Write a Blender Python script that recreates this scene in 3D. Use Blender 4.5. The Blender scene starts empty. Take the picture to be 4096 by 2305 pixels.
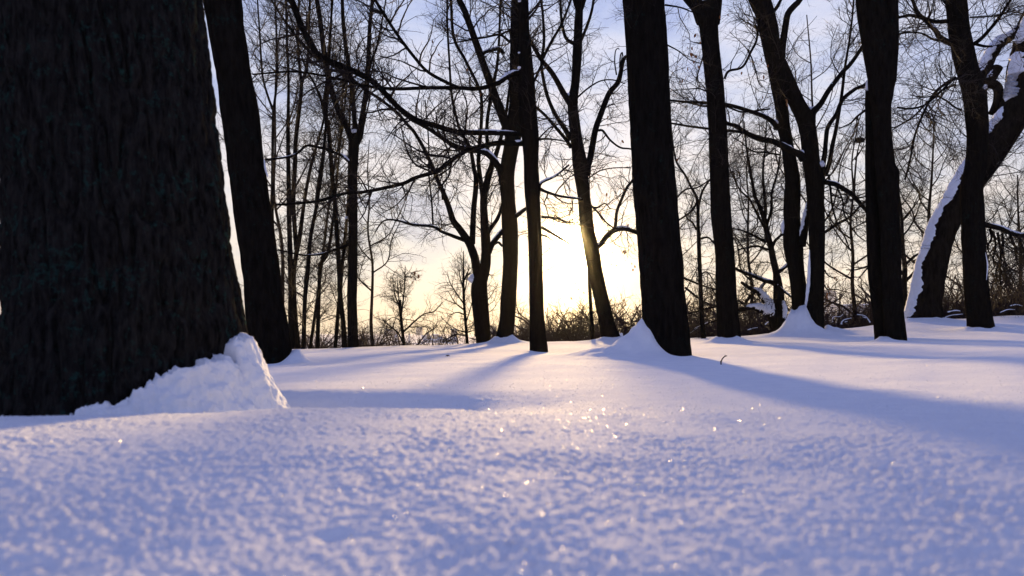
import bpy, math, random
import numpy as np
from mathutils import Vector

# ------------------------------------------------------------------ camera, sky, sun, exposure
SC = bpy.context.scene
F = 4096 * 24.0 / 36.0          # focal length in pixels of the 4096 wide photograph
HC = 0.0                        # the lens is the origin of heights, the snow lies 0.2 m below
HY = 1330.0                     # pixel row of the horizon

cam = bpy.data.cameras.new('camera')
cam.lens, cam.sensor_width = 24.0, 36.0
cam.shift_y = (HY - 1152.5) / 4096.0
cam.clip_start, cam.clip_end = 0.02, 9000.0
cam.dof.use_dof = True
cam.dof.focus_distance = 11.0
cam.dof.aperture_fstop = 3.6
camo = bpy.data.objects.new('camera', cam)
SC.collection.objects.link(camo)
camo.location = (0, 0, HC)
camo.rotation_euler = (math.radians(90), 0, 0)
SC.camera = camo

SUN_AZ = math.atan2(2296 - 2048, F)                 # to the right of straight ahead
SUN_EL = math.atan2((HY - 985) / F * math.cos(SUN_AZ), 1)
SUN = Vector((math.sin(SUN_AZ) * math.cos(SUN_EL), math.cos(SUN_AZ) * math.cos(SUN_EL), math.sin(SUN_EL)))

world = bpy.data.worlds.new('World')
SC.world = world
world.use_nodes = True
wt = world.node_tree
wn, wl = wt.nodes, wt.links
wn.clear()
w_out = wn.new('ShaderNodeOutputWorld')
w_bg = wn.new('ShaderNodeBackground')
w_bg.inputs['Strength'].default_value = 0.10
sky = wn.new('ShaderNodeTexSky')
sky.sky_type = 'NISHITA'
sky.sun_disc = False
sky.sun_elevation = SUN_EL
sky.sun_rotation = SUN_AZ
sky.altitude = 100.0
sky.air_density = 1.0
sky.dust_density = 1.6
sky.ozone_density = 2.0
w_geo = wn.new('ShaderNodeTexCoord')


def wmath(op, a, b=None, c=None):
    n = wn.new('ShaderNodeMath')
    n.operation = op
    for i, v in enumerate((a, b, c)):
        if v is None:
            continue
        if isinstance(v, (int, float)):
            n.inputs[i].default_value = v
        else:
            wl.new(v, n.inputs[i])
    return n.outputs[0]


def wmix(blend, fac, a, b):
    n = wn.new('ShaderNodeMix')
    n.data_type = 'RGBA'
    n.blend_type = blend
    n.clamp_result = False
    for s, v in ((n.inputs[0], fac), (n.inputs[6], a), (n.inputs[7], b)):
        if isinstance(v, (int, float)):
            s.default_value = v
        elif isinstance(v, tuple):
            s.default_value = (*v, 1)
        else:
            wl.new(v, s)
    return n.outputs[2]


w_dot = wn.new('ShaderNodeVectorMath')
w_dot.operation = 'DOT_PRODUCT'
w_dot.inputs[1].default_value = SUN
wl.new(w_geo.outputs['Generated'], w_dot.inputs[0])
w_cos = wmath('MAXIMUM', w_dot.outputs['Value'], 0.0)
w_sep = wn.new('ShaderNodeSeparateXYZ')
wl.new(w_geo.outputs['Generated'], w_sep.inputs[0])
w_z = wmath('MAXIMUM', w_sep.outputs['Z'], 0.0)


def wramp(src, stops):
    r = wn.new('ShaderNodeValToRGB')
    e = r.color_ramp.elements
    while len(e) < len(stops):
        e.new(0.5)
    for el, (p, c) in zip(e, stops):
        el.position = p
        el.color = (*c, 1)
    wl.new(src, r.inputs[0])
    return r.outputs[0]


# high thin veil of evening cloud: cream low towards the sun, periwinkle overhead
veil_sun = wramp(w_z, [(0.0, (.84, .75, .60)), (.06, (.85, .79, .70)), (.13, (.82, .79, .75)), (.25, (.73, .75, .84)), (.42, (.53, .61, .85)), (.70, (.22, .27, .57)), (1.0, (.16, .20, .48))])
veil_off = wramp(w_z, [(0.0, (.42, .36, .38)), (.12, (.45, .47, .60)), (.30, (.36, .44, .72)), (.70, (.20, .25, .54)), (1.0, (.16, .20, .48))])
w_side = wn.new('ShaderNodeMapRange')
w_side.interpolation_type = 'SMOOTHSTEP'
w_side.inputs['From Min'].default_value = 0.66
w_side.inputs['From Max'].default_value = 0.95
wl.new(w_cos, w_side.inputs['Value'])
w_veil = wmix('MIX', w_side.outputs[0], veil_off, veil_sun)
# streaks and soft lumps in the veil
w_map = wn.new('ShaderNodeMapping')
w_map.inputs['Scale'].default_value = (1.6, 1.6, 4.2)
wl.new(w_geo.outputs['Generated'], w_map.inputs['Vector'])
w_noise = wn.new('ShaderNodeTexNoise')
w_noise.inputs['Scale'].default_value = 4.2
w_noise.inputs['Detail'].default_value = 6.0
w_noise.inputs['Roughness'].default_value = 0.55
wl.new(w_map.outputs[0], w_noise.inputs['Vector'])
w_lump = wramp(w_noise.outputs['Fac'], [(.38, (.72, .77, .92)), (.49, (.98, .98, 1.0)), (.60, (1.20, 1.11, 1.03))])
w_veil2 = wmix('MULTIPLY', 0.9, w_veil, w_lump)
EXPO = 1.2
WS = 0.05
w_vs = wn.new('ShaderNodeVectorMath')
w_vs.operation = 'SCALE'
w_vs.inputs['Scale'].default_value = 1.08 / (WS * 2 ** EXPO)
wl.new(w_veil2, w_vs.inputs[0])
w_sky = wmix('MIX', 0.95, sky.outputs[0], w_vs.outputs[0])
aur = wmath('ADD', wmath('MULTIPLY', wmath('POWER', w_cos, 3000.0), 6.0), wmath('MULTIPLY', wmath('POWER', w_cos, 160.0), 0.0))
w_aurm = wn.new('ShaderNodeVectorMath')
w_aurm.operation = 'SCALE'
w_aurm.inputs[0].default_value = (1.0, 0.82, 0.50)
wl.new(aur, w_aurm.inputs['Scale'])
w_fin = wmix('ADD', 1.0, w_sky, w_aurm.outputs[0])
wl.new(w_fin, w_bg.inputs['Color'])
w_bg.inputs['Strength'].default_value = WS
wl.new(w_bg.outputs[0], w_out.inputs['Surface'])

sun = bpy.data.lights.new('sun', 'SUN')
sun.energy = 4.6
sun.angle = math.radians(3.0)
sun.color = (1.0, 0.66, 0.27)
suno = bpy.data.objects.new('sun', sun)
SC.collection.objects.link(suno)
suno.rotation_euler = SUN.to_track_quat('Z', 'Y').to_euler()
suno.location = (0, 0, 20)

SC.view_settings.view_transform = 'Standard'
SC.view_settings.look = 'None'
SC.view_settings.exposure = EXPO
SC.view_settings.gamma = 1.0
SC.view_settings.use_curve_mapping = False
SC.cycles.use_denoising = True
SC.cycles.max_bounces = 6
SC.cycles.diffuse_bounces = 3
SC.cycles.volume_bounces = 0
SC.cycles.sample_clamp_indirect = 4.0

# ------------------------------------------------------------------ helpers
COL = SC.collection
RNG = np.random.default_rng(11)


def tag(o, label=None, cat=None, group=None, kind=None):
    for k, v in (('label', label), ('category', cat), ('group', group), ('kind', kind)):
        if v:
            o[k] = v
    return o


def thing(name, loc, label, cat, group=None):
    o = bpy.data.objects.new(name, None)
    o.empty_display_size = 0.2
    COL.objects.link(o)
    o.location = loc
    return tag(o, label, cat, group)


def make_mesh(name, co, quads=None, tris=None, smooth=True):
    me = bpy.data.meshes.new(name)
    co = np.asarray(co, dtype=np.float32)
    loops, starts, totals = [], [], []
    pos = 0
    for fa, k in ((quads, 4), (tris, 3)):
        if fa is None or len(fa) == 0:
            continue
        fa = np.asarray(fa, dtype=np.int32).reshape(-1, k)
        loops.append(fa.ravel())
        starts.append(pos + np.arange(len(fa), dtype=np.int32) * k)
        totals.append(np.full(len(fa), k, dtype=np.int32))
        pos += len(fa) * k
    loops = np.concatenate(loops)
    starts = np.concatenate(starts)
    totals = np.concatenate(totals)
    me.vertices.add(len(co))
    me.vertices.foreach_set('co', co.ravel())
    me.loops.add(len(loops))
    me.loops.foreach_set('vertex_index', loops)
    me.polygons.add(len(starts))
    me.polygons.foreach_set('loop_start', starts)
    try:
        me.polygons.foreach_set('loop_total', totals)
    except Exception:
        pass
    me.polygons.foreach_set('use_smooth', np.full(len(starts), smooth, dtype=bool))
    me.update(calc_edges=True)
    me.validate()
    return me


def link(name, me, mat, parent=None, loc=None):
    o = bpy.data.objects.new(name, me)
    COL.objects.link(o)
    if mat is not None and not me.materials:
        me.materials.append(mat)
    if parent is not None:
        o.parent = parent
    if loc is not None:
        o.location = loc
    return o


def hash3(ix, iy, iz, seed):
    h = (ix.astype(np.int64) * 73856093) ^ (iy.astype(np.int64) * 19349663) ^ (iz.astype(np.int64) * 83492791) ^ (seed * 2654435)
    h = (h ^ (h >> 13)) * 1274126177
    h = h & 0xFFFFFFFF
    h = ((h ^ (h >> 15)) * 2246822519) & 0xFFFFFFFF
    h = h ^ (h >> 13)
    return (h & 0xFFFF).astype(np.float32) / 32767.5 - 1.0


def vnoise(x, y, z=None, seed=0):
    """smooth value noise in -1..1"""
    x = np.asarray(x, dtype=np.float64)
    y = np.asarray(y, dtype=np.float64)
    fx, fy = np.floor(x), np.floor(y)
    ix, iy = fx.astype(np.int64), fy.astype(np.int64)
    u, v = (x - fx).astype(np.float32), (y - fy).astype(np.float32)
    u, v = u * u * (3 - 2 * u), v * v * (3 - 2 * v)
    if z is None:
        zz = np.zeros_like(ix)
        a = hash3(ix, iy, zz, seed) * (1 - u) + hash3(ix + 1, iy, zz, seed) * u
        b = hash3(ix, iy + 1, zz, seed) * (1 - u) + hash3(ix + 1, iy + 1, zz, seed) * u
        return a * (1 - v) + b * v
    z = np.asarray(z, dtype=np.float64)
    fz = np.floor(z)
    iz = fz.astype(np.int64)
    w = (z - fz).astype(np.float32)
    w = w * w * (3 - 2 * w)
    out = 0
    for dz, ww in ((0, 1 - w), (1, w)):
        a = hash3(ix, iy, iz + dz, seed) * (1 - u) + hash3(ix + 1, iy, iz + dz, seed) * u
        b = hash3(ix, iy + 1, iz + dz, seed) * (1 - u) + hash3(ix + 1, iy + 1, iz + dz, seed) * u
        out = out + (a * (1 - v) + b * v) * ww
    return out


def P(px, py, d):
    return np.array([(px - 2048.0) / F * d, d, HC - (py - HY) / F * d])


def smooth_path(pts, vals, n):
    """Catmull-Rom through pts (k,3) with values (k,), n samples evenly spaced along the chord length"""
    pts = np.asarray(pts, float)
    vals = np.asarray(vals, float)
    k = len(pts)
    seg = np.linalg.norm(np.diff(pts, axis=0), axis=1)
    s = np.concatenate([[0], np.cumsum(seg)])
    t = np.linspace(0, s[-1], n)
    i = np.clip(np.searchsorted(s, t, side='right') - 1, 0, k - 2)
    u = ((t - s[i]) / np.maximum(seg[i], 1e-9))[:, None]
    p = np.vstack([2 * pts[0] - pts[1], pts, 2 * pts[-1] - pts[-2]])
    p0, p1, p2, p3 = p[i], p[i + 1], p[i + 2], p[i + 3]
    out = 0.5 * (2 * p1 + (p2 - p0) * u + (2 * p0 - 5 * p1 + 4 * p2 - p3) * u ** 2 + (3 * p1 - p0 - 3 * p2 + p3) * u ** 3)
    uu = u[:, 0]
    uu = uu * uu * (3 - 2 * uu)
    return out, vals[i] * (1 - uu) + vals[i + 1] * uu


def frames(c):
    """c (n,k,3) -> tangent, two normals"""
    t = np.gradient(c, axis=1)
    t /= np.maximum(np.linalg.norm(t, axis=2, keepdims=True), 1e-9)
    mean = c[:, -1] - c[:, 0]
    mean /= np.maximum(np.linalg.norm(mean, axis=1, keepdims=True), 1e-9)
    ref = np.where(np.abs(mean[:, 2:3]) > 0.75, np.array([[0.0, 1.0, 0.0]]), np.array([[0.0, 0.0, 1.0]]))
    a = np.cross(t, ref[:, None, :])
    a /= np.maximum(np.linalg.norm(a, axis=2, keepdims=True), 1e-9)
    b = np.cross(t, a)
    return t, a, b


def tubes(c, r, sides):
    """batch of open tubes. c (n,k,3), r (n,k) -> verts, quads"""
    n, k, _ = c.shape
    t, a, b = frames(c)
    th = np.arange(sides) * 2 * math.pi / sides
    ring = (a[:, :, None, :] * np.cos(th)[None, None, :, None] + b[:, :, None, :] * np.sin(th)[None, None, :, None])
    v = c[:, :, None, :] + ring * r[:, :, None, None]
    base = (np.arange(n) * k * sides)[:, None, None]
    kk = (np.arange(k - 1) * sides)[None, :, None]
    j = np.arange(sides)[None, None, :]
    j2 = (j + 1) % sides
    q = np.stack([base + kk + j, base + kk + j2, base + kk + sides + j2, base + kk + sides + j], axis=-1)
    return v.reshape(-1, 3), q.reshape(-1, 4)


class Bag:
    def __init__(self):
        self.v, self.q, self.n = [], [], 0

    def add(self, v, q):
        self.v.append(v)
        self.q.append(q + self.n)
        self.n += len(v)

    def mesh(self, name, origin=(0, 0, 0), smooth=True):
        return make_mesh(name, np.concatenate(self.v) - np.asarray(origin), np.concatenate(self.q), smooth=smooth)


def rough_tube(pts, rad, n, sides, amp=0.05, freq=9.0, seed=1, cap=True, stretch=1.0, fine=0.0):
    """one tube with an uneven surface (bark, snow)"""
    c, r = smooth_path(pts, rad, n)
    t, a, b = frames(c[None])
    a, b = a[0], b[0]
    th = np.arange(sides) * 2 * math.pi / sides
    ring = a[:, None, :] * np.cos(th)[None, :, None] + b[:, None, :] * np.sin(th)[None, :, None]
    v = c[:, None, :] + ring * r[:, None, None]
    f = v.reshape(-1, 3)
    nz = vnoise(f[:, 0] * freq, f[:, 1] * freq, f[:, 2] * freq * stretch, seed)
    nz = nz + 0.5 * vnoise(f[:, 0] * freq * 2.3, f[:, 1] * freq * 2.3, f[:, 2] * freq * 2.3 * stretch, seed + 5)
    if fine:
        nz = nz + fine * vnoise(f[:, 0] * freq * 6, f[:, 1] * freq * 6, f[:, 2] * freq * 6 * stretch, seed + 9)
    rr = r[:, None] * (1 + amp * nz.reshape(n, sides))
    v = c[:, None, :] + ring * rr[:, :, None]
    v = v.reshape(-1, 3)
    k = (np.arange(n - 1) * sides)[:, None]
    j = np.arange(sides)[None, :]
    j2 = (j + 1) % sides
    q = np.stack([k + j, k + j2, k + sides + j2, k + sides + j], axis=-1).reshape(-1, 4)
    return v, q, c, r


# ------------------------------------------------------------------ materials
def material(name):
    m = bpy.data.materials.new(name)
    m.use_nodes = True
    nt = m.node_tree
    bs = nt.nodes['Principled BSDF']
    return m, nt, bs


def N(nt, kind, **kw):
    n = nt.nodes.new(kind)
    for k, v in kw.items():
        if k in n.inputs:
            n.inputs[k].default_value = v
        else:
            setattr(n, k, v)
    return n


def ramp(nt, src, stops):
    r = nt.nodes.new('ShaderNodeValToRGB')
    e = r.color_ramp.elements
    while len(e) < len(stops):
        e.new(0.5)
    for el, (p, c) in zip(e, stops):
        el.position = p
        el.color = (*c, 1)
    nt.links.new(src, r.inputs[0])
    return r.outputs[0]


def bark_material(name, dark, light, lichen=None, scale=9.0, bump=0.6, lich=(0.60, 0.75), dist=0.02):
    m, nt, bs = material(name)
    tc = N(nt, 'ShaderNodeTexCoord')
    mp = N(nt, 'ShaderNodeMapping')
    mp.inputs['Scale'].default_value = (1, 1, 0.22)
    nt.links.new(tc.outputs['Object'], mp.inputs['Vector'])
    n1 = N(nt, 'ShaderNodeTexNoise', Scale=scale * 3.0, Detail=6.0, Roughness=0.62)
    nt.links.new(mp.outputs[0], n1.inputs['Vector'])
    n2 = N(nt, 'ShaderNodeTexNoise', Scale=scale * 0.35, Detail=5.0, Roughness=0.6)
    nt.links.new(tc.outputs['Object'], n2.inputs['Vector'])
    base = ramp(nt, n1.outputs['Fac'], [(0.33, dark), (0.7, light)])
    if lichen:
        n3 = N(nt, 'ShaderNodeTexNoise', Scale=scale * 2.2, Detail=7.0, Roughness=0.7)
        nt.links.new(tc.outputs['Object'], n3.inputs['Vector'])
        mul = N(nt, 'ShaderNodeMath', operation='ADD')
        nt.links.new(n3.outputs['Fac'], mul.inputs[0])
        sub = N(nt, 'ShaderNodeMath', operation='MULTIPLY_ADD')
        nt.links.new(n2.outputs['Fac'], sub.inputs[0])
        sub.inputs[1].default_value = 0.6
        sub.inputs[2].default_value = -0.3
        nt.links.new(sub.outputs[0], mul.inputs[1])
        mask = ramp(nt, mul.outputs[0], [(lich[0], (0, 0, 0)), (lich[1], (1, 1, 1))])
        mx = N(nt, 'ShaderNodeMix', data_type='RGBA')
        nt.links.new(mask, mx.inputs[0])
        nt.links.new(base, mx.inputs[6])
        mx.inputs[7].default_value = (*lichen, 1)
        base = mx.outputs[2]
    nt.links.new(base, bs.inputs['Base Color'])
    bs.inputs['Roughness'].default_value = 0.9
    bs.inputs['Specular IOR Level'].default_value = 0.0
    bp = N(nt, 'ShaderNodeBump', Strength=bump, Distance=dist)
    nt.links.new(n1.outputs['Fac'], bp.inputs['Height'])
    nt.links.new(bp.outputs[0], bs.inputs['Normal'])
    return m


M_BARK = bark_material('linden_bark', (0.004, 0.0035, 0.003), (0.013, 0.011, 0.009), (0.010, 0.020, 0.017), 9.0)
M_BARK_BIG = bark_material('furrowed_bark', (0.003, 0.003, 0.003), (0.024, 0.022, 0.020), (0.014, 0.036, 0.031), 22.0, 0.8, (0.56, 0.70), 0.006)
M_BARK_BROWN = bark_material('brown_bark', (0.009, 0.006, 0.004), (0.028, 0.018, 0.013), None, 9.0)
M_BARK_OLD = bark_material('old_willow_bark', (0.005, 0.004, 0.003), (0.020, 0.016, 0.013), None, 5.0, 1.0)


def plain(name, col, rough=0.9, spec=0.2, var=0.3, scale=8.0):
    m, nt, bs = material(name)
    tc = N(nt, 'ShaderNodeTexCoord')
    n = N(nt, 'ShaderNodeTexNoise', Scale=scale, Detail=4.0)
    nt.links.new(tc.outputs['Object'], n.inputs['Vector'])
    lo = tuple(c * (1 - var) for c in col)
    hi = tuple(c * (1 + var) for c in col)
    nt.links.new(ramp(nt, n.outputs['Fac'], [(0.3, lo), (0.7, hi)]), bs.inputs['Base Color'])
    bs.inputs['Roughness'].default_value = rough
    bs.inputs['Specular IOR Level'].default_value = spec
    return m


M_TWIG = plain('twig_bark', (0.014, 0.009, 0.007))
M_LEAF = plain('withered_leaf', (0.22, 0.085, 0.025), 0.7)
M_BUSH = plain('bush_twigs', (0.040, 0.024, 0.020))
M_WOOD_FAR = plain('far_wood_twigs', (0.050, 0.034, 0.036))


def snow_material(name, fine=True):
    m, nt, bs = material(name)
    geo = N(nt, 'ShaderNodeNewGeometry')
    n1 = N(nt, 'ShaderNodeTexNoise', Scale=150.0, Detail=4.0, Roughness=0.7)
    n2 = N(nt, 'ShaderNodeTexNoise', Scale=9.0, Detail=3.0, Roughness=0.5)
    for n in (n1, n2):
        nt.links.new(geo.outputs['Position'], n.inputs['Vector'])
    nt.links.new(ramp(nt, n2.outputs['Fac'], [(0.3, (0.80, 0.83, 0.88)), (0.7, (0.87, 0.89, 0.92))]), bs.inputs['Base Color'])
    bs.inputs['Roughness'].default_value = 0.95
    bs.inputs['Specular IOR Level'].default_value = 0.12
    bs.inputs['Subsurface Weight'].default_value = 0.0
    bp = N(nt, 'ShaderNodeBump', Strength=0.6, Distance=0.006)
    nt.links.new(n1.outputs['Fac'], bp.inputs['Height'])
    nt.links.new(bp.outputs[0], bs.inputs['Normal'])
    return m


M_SNOW = snow_material('snow')
M_SNOWPATCH = snow_material('settled_snow')

# ------------------------------------------------------------------ ground: snow field
COLS = np.array([-500, 0, 700, 1200, 1700, 2100, 2500, 2900, 3300, 3700, 4096, 4700], float)


def zrow(d, py):
    return HC - (np.asarray(py, float) - HY) / F * d


ROWS = [
    (0.10, np.full(12, -0.215)),
    (0.45, np.full(12, -0.208)),
    (0.80, np.full(12, -0.198)),
    (1.20, np.array([-.192, -.192, -.190, -.186, -.188, -.194, -.200, -.202, -.200, -.196, -.192, -.192])),
    (1.75, zrow(1.75, [1664, 1666, 1654, 1633, 1640, 1656, 1668, 1668, 1660, 1650, 1640, 1640])),
    (2.25, np.array([-.33, -.33, -.325, -.315, -.305, -.275, -.248, -.238, -.230, -.222, -.212, -.210])),
    (2.70, np.array([-.37, -.37, -.37, -.36, -.345, -.300, -.262, -.247, -.236, -.226, -.214, -.212])),
    (3.30, zrow(3.3, [1600, 1595, 1575, 1553, 1553, 1554, 1552, 1545, 1535, 1522, 1508, 1505])),
    (4.50, zrow(4.5, [1535, 1530, 1522, 1503, 1500, 1498, 1497, 1490, 1478, 1460, 1445, 1440])),
    (6.00, zrow(6.0, [1490, 1485, 1475, 1466, 1462, 1458, 1456, 1448, 1436, 1425, 1410, 1400])),
    (7.70, zrow(7.7, [1460, 1455, 1450, 1447, 1443, 1434, 1427, 1414, 1405, 1395, 1383, 1375])),
    (9.50, zrow(9.5, [1440, 1436, 1430, 1425, 1420, 1418, 1412, 1392, 1385, 1375, 1365, 1355])),
    (11.0, zrow(11., [1428, 1425, 1420, 1416, 1412, 1411, 1398, 1384, 1376, 1364, 1352, 1345])),
    (13.0, zrow(13., [1420, 1417, 1413, 1410, 1402, 1396, 1386, 1373, 1364, 1349, 1335, 1330])),
    (16.0, zrow(16., [1415, 1412, 1408, 1404, 1394, 1384, 1376, 1362, 1345, 1316, 1297, 1290])),
    (19.5, zrow(19.5, [1410, 1408, 1402, 1396, 1381, 1369, 1362, 1347, 1318, 1284, 1263, 1255])),
    (23.0, zrow(19.5, [1410, 1408, 1402, 1396, 1381, 1369, 1362, 1347, 1318, 1284, 1263, 1255]) - 0.55),
    (30.0, np.full(12, -1.9)),
    (45.0, np.full(12, -3.6)),
    (90.0, np.full(12, -6.0)),
    (200., np.full(12, -8.0)),
    (4500., np.full(12, -9.0)),
]
RD = np.log(np.array([r[0] for r in ROWS]))
RZ = np.array([r[1] for r in ROWS])
_dx = np.diff(RD)[:, None]
_sl = np.diff(RZ, axis=0) / _dx
_m = np.zeros_like(RZ)
_m[1:-1] = np.where(_sl[:-1] * _sl[1:] > 0, 2 * _sl[:-1] * _sl[1:] / (_sl[:-1] + _sl[1:] + 1e-12), 0)
_m[0], _m[-1] = _sl[0], _sl[-1]

# snow banked against trunk feet: x, y, radius, height, width, side direction (or None), directionality
BANKS = []


def base_z(x, y):
    x = np.asarray(x, float)
    y = np.asarray(y, float)
    r = np.hypot(x, y)
    ang = np.clip(np.arctan2(x, y), -math.radians(44), math.radians(44))
    d = np.clip(r * np.cos(ang), 0.101, 4400.0)
    px = np.clip(2048 + np.tan(ang) * F, COLS[0], COLS[-1])
    ld = np.log(d)
    i = np.clip(np.searchsorted(RD, ld, side='right') - 1, 0, len(RD) - 2)
    j = np.clip(np.searchsorted(COLS, px, side='right') - 1, 0, len(COLS) - 2)
    w = (px - COLS[j]) / (COLS[j + 1] - COLS[j])
    w = w * w * (3 - 2 * w)
    h = (RD[i + 1] - RD[i])
    u = (ld - RD[i]) / h
    out = 0
    for jj, ww in ((j, 1 - w), (j + 1, w)):
        z = ((2 * u ** 3 - 3 * u ** 2 + 1) * RZ[i, jj] + (u ** 3 - 2 * u ** 2 + u) * h * _m[i, jj]
             + (-2 * u ** 3 + 3 * u ** 2) * RZ[i + 1, jj] + (u ** 3 - u ** 2) * h * _m[i + 1, jj])
        out = out + z * ww
    return out


def ground_z(x, y, grain=False):
    x = np.asarray(x, float)
    y = np.asarray(y, float)
    z = base_z(x, y)
    r = np.hypot(x, y)
    far = np.clip((r - 1.5) / 4, 0, 1)
    z = z + (vnoise(x * 0.8, y * 0.8, seed=3) * 0.012 + vnoise(x * 2.1, y * 2.1, seed=4) * 0.006) * far
    z = z + vnoise(x * 0.05, y * 0.05, seed=8) * 1.2 * np.clip((r - 40) / 60, 0, 1)
    for (bx, by, br, bh, bw, bdir, sharp) in BANKS:
        dx, dy = x - bx, y - by
        q = np.hypot(dx, dy)
        s = np.maximum(q - br, 0)
        k = 1.0
        if bdir is not None:
            cs = (dx * bdir[0] + dy * bdir[1]) / np.maximum(q, 1e-6)
            k = np.clip(0.5 + 0.5 * cs, 0, 1) ** sharp
        k = k * (1 + 0.22 * vnoise(x * 5.5, y * 5.5, seed=51) + 0.10 * vnoise(x * 14, y * 14, seed=52))
        z = z + bh * k * np.exp(-s / bw) * np.where(q < br, np.exp(-((br - q) / br) * 0.2), 1)
    if grain:
        def oct(wl, amp, seed, lo, hi):
            f = np.clip((hi - r) / (hi - lo), 0, 1)
            return vnoise(x / wl, y / wl, seed=seed) * amp * f
        z = z - 0.016 * np.exp(-((x + 0.176) ** 2 + ((y - 0.683) * 0.8) ** 2) / 0.011 ** 2)
        z = z + oct(0.30, 0.0030, 21, 8, 18) + oct(0.075, 0.0006, 22, 4, 9)
        c = np.clip(0.85 + 0.5 * vnoise(x / 0.13, y / 0.13, seed=31), 0.5, 1.3)
        z = z + (oct(0.026, 0.0009, 23, 2.6, 6.5) + oct(0.010, 0.0018, 24, 1.8, 4.5) + oct(0.005, 0.0026, 25, 1.0, 2.8)) * c
    return z

# ------------------------------------------------------------------ tree kit
def unit(v):
    return v / np.maximum(np.linalg.norm(v, axis=-1, keepdims=True), 1e-9)


def grow(pc, pr, count, length, angle, k, rad, rng, wobble=0.22, up=0.05, tr=(0.1, 1.0), frac=0.7, tip=0.35):
    """a batch of side shoots on the parent curves pc (n,kp,3) with radii pr (n,kp)"""
    n, kp, _ = pc.shape
    ln = np.linalg.norm(np.diff(pc, axis=1), axis=2).sum(1)
    pi = rng.choice(n, size=count, p=ln / ln.sum())
    t = rng.uniform(tr[0], tr[1], count) * (kp - 1.001)
    i = t.astype(int)
    u = (t - i)[:, None]
    pos = pc[pi, i] * (1 - u) + pc[pi, i + 1] * u
    prr = pr[pi, i] * (1 - u[:, 0]) + pr[pi, i + 1] * u[:, 0]
    tan = unit(pc[pi, i + 1] - pc[pi, i])
    rv = rng.normal(size=(count, 3))
    perp = unit(rv - (rv * tan).sum(1, keepdims=True) * tan)
    a = rng.uniform(angle[0], angle[1], count)[:, None]
    dr = unit(tan * np.cos(a) + perp * np.sin(a))
    L = rng.uniform(length[0], length[1], count)
    L = L * (1 - 0.45 * t / kp)
    step = (L / (k - 1))[:, None]
    c = np.zeros((count, k, 3))
    c[:, 0] = pos
    bend = rng.normal(size=(count, 3)) * wobble
    for q in range(1, k):
        dr = unit(dr + bend * 0.5 + rng.normal(size=(count, 3)) * wobble + np.array([0, 0, up]))
        c[:, q] = c[:, q - 1] + dr * step
    r0 = np.minimum(prr * frac, rng.uniform(rad[0], rad[1], count))
    r = r0[:, None] * np.linspace(1, tip, k)[None]
    return c, r


def leaf_mesh():
    v = np.array([[0, 0, 0], [.35, -.28, .05], [.35, .28, .05], [.75, -.22, -.02], [.75, .22, .10], [1.05, 0, -.08],
                  [.4, 0, -.03], [.78, 0, -.05]], float) * 0.055
    t = [(0, 1, 6), (0, 6, 2), (1, 3, 7), (1, 7, 6), (6, 7, 4), (6, 4, 2), (3, 5, 7), (7, 5, 4)]
    return make_mesh('dead_leaf', v, tris=t)


TW_N, TW_R = 1.15, 1.4
LEAF = leaf_mesh()
LEAF.materials.append(M_LEAF)
LEAF_RNG = random.Random(5)


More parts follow.
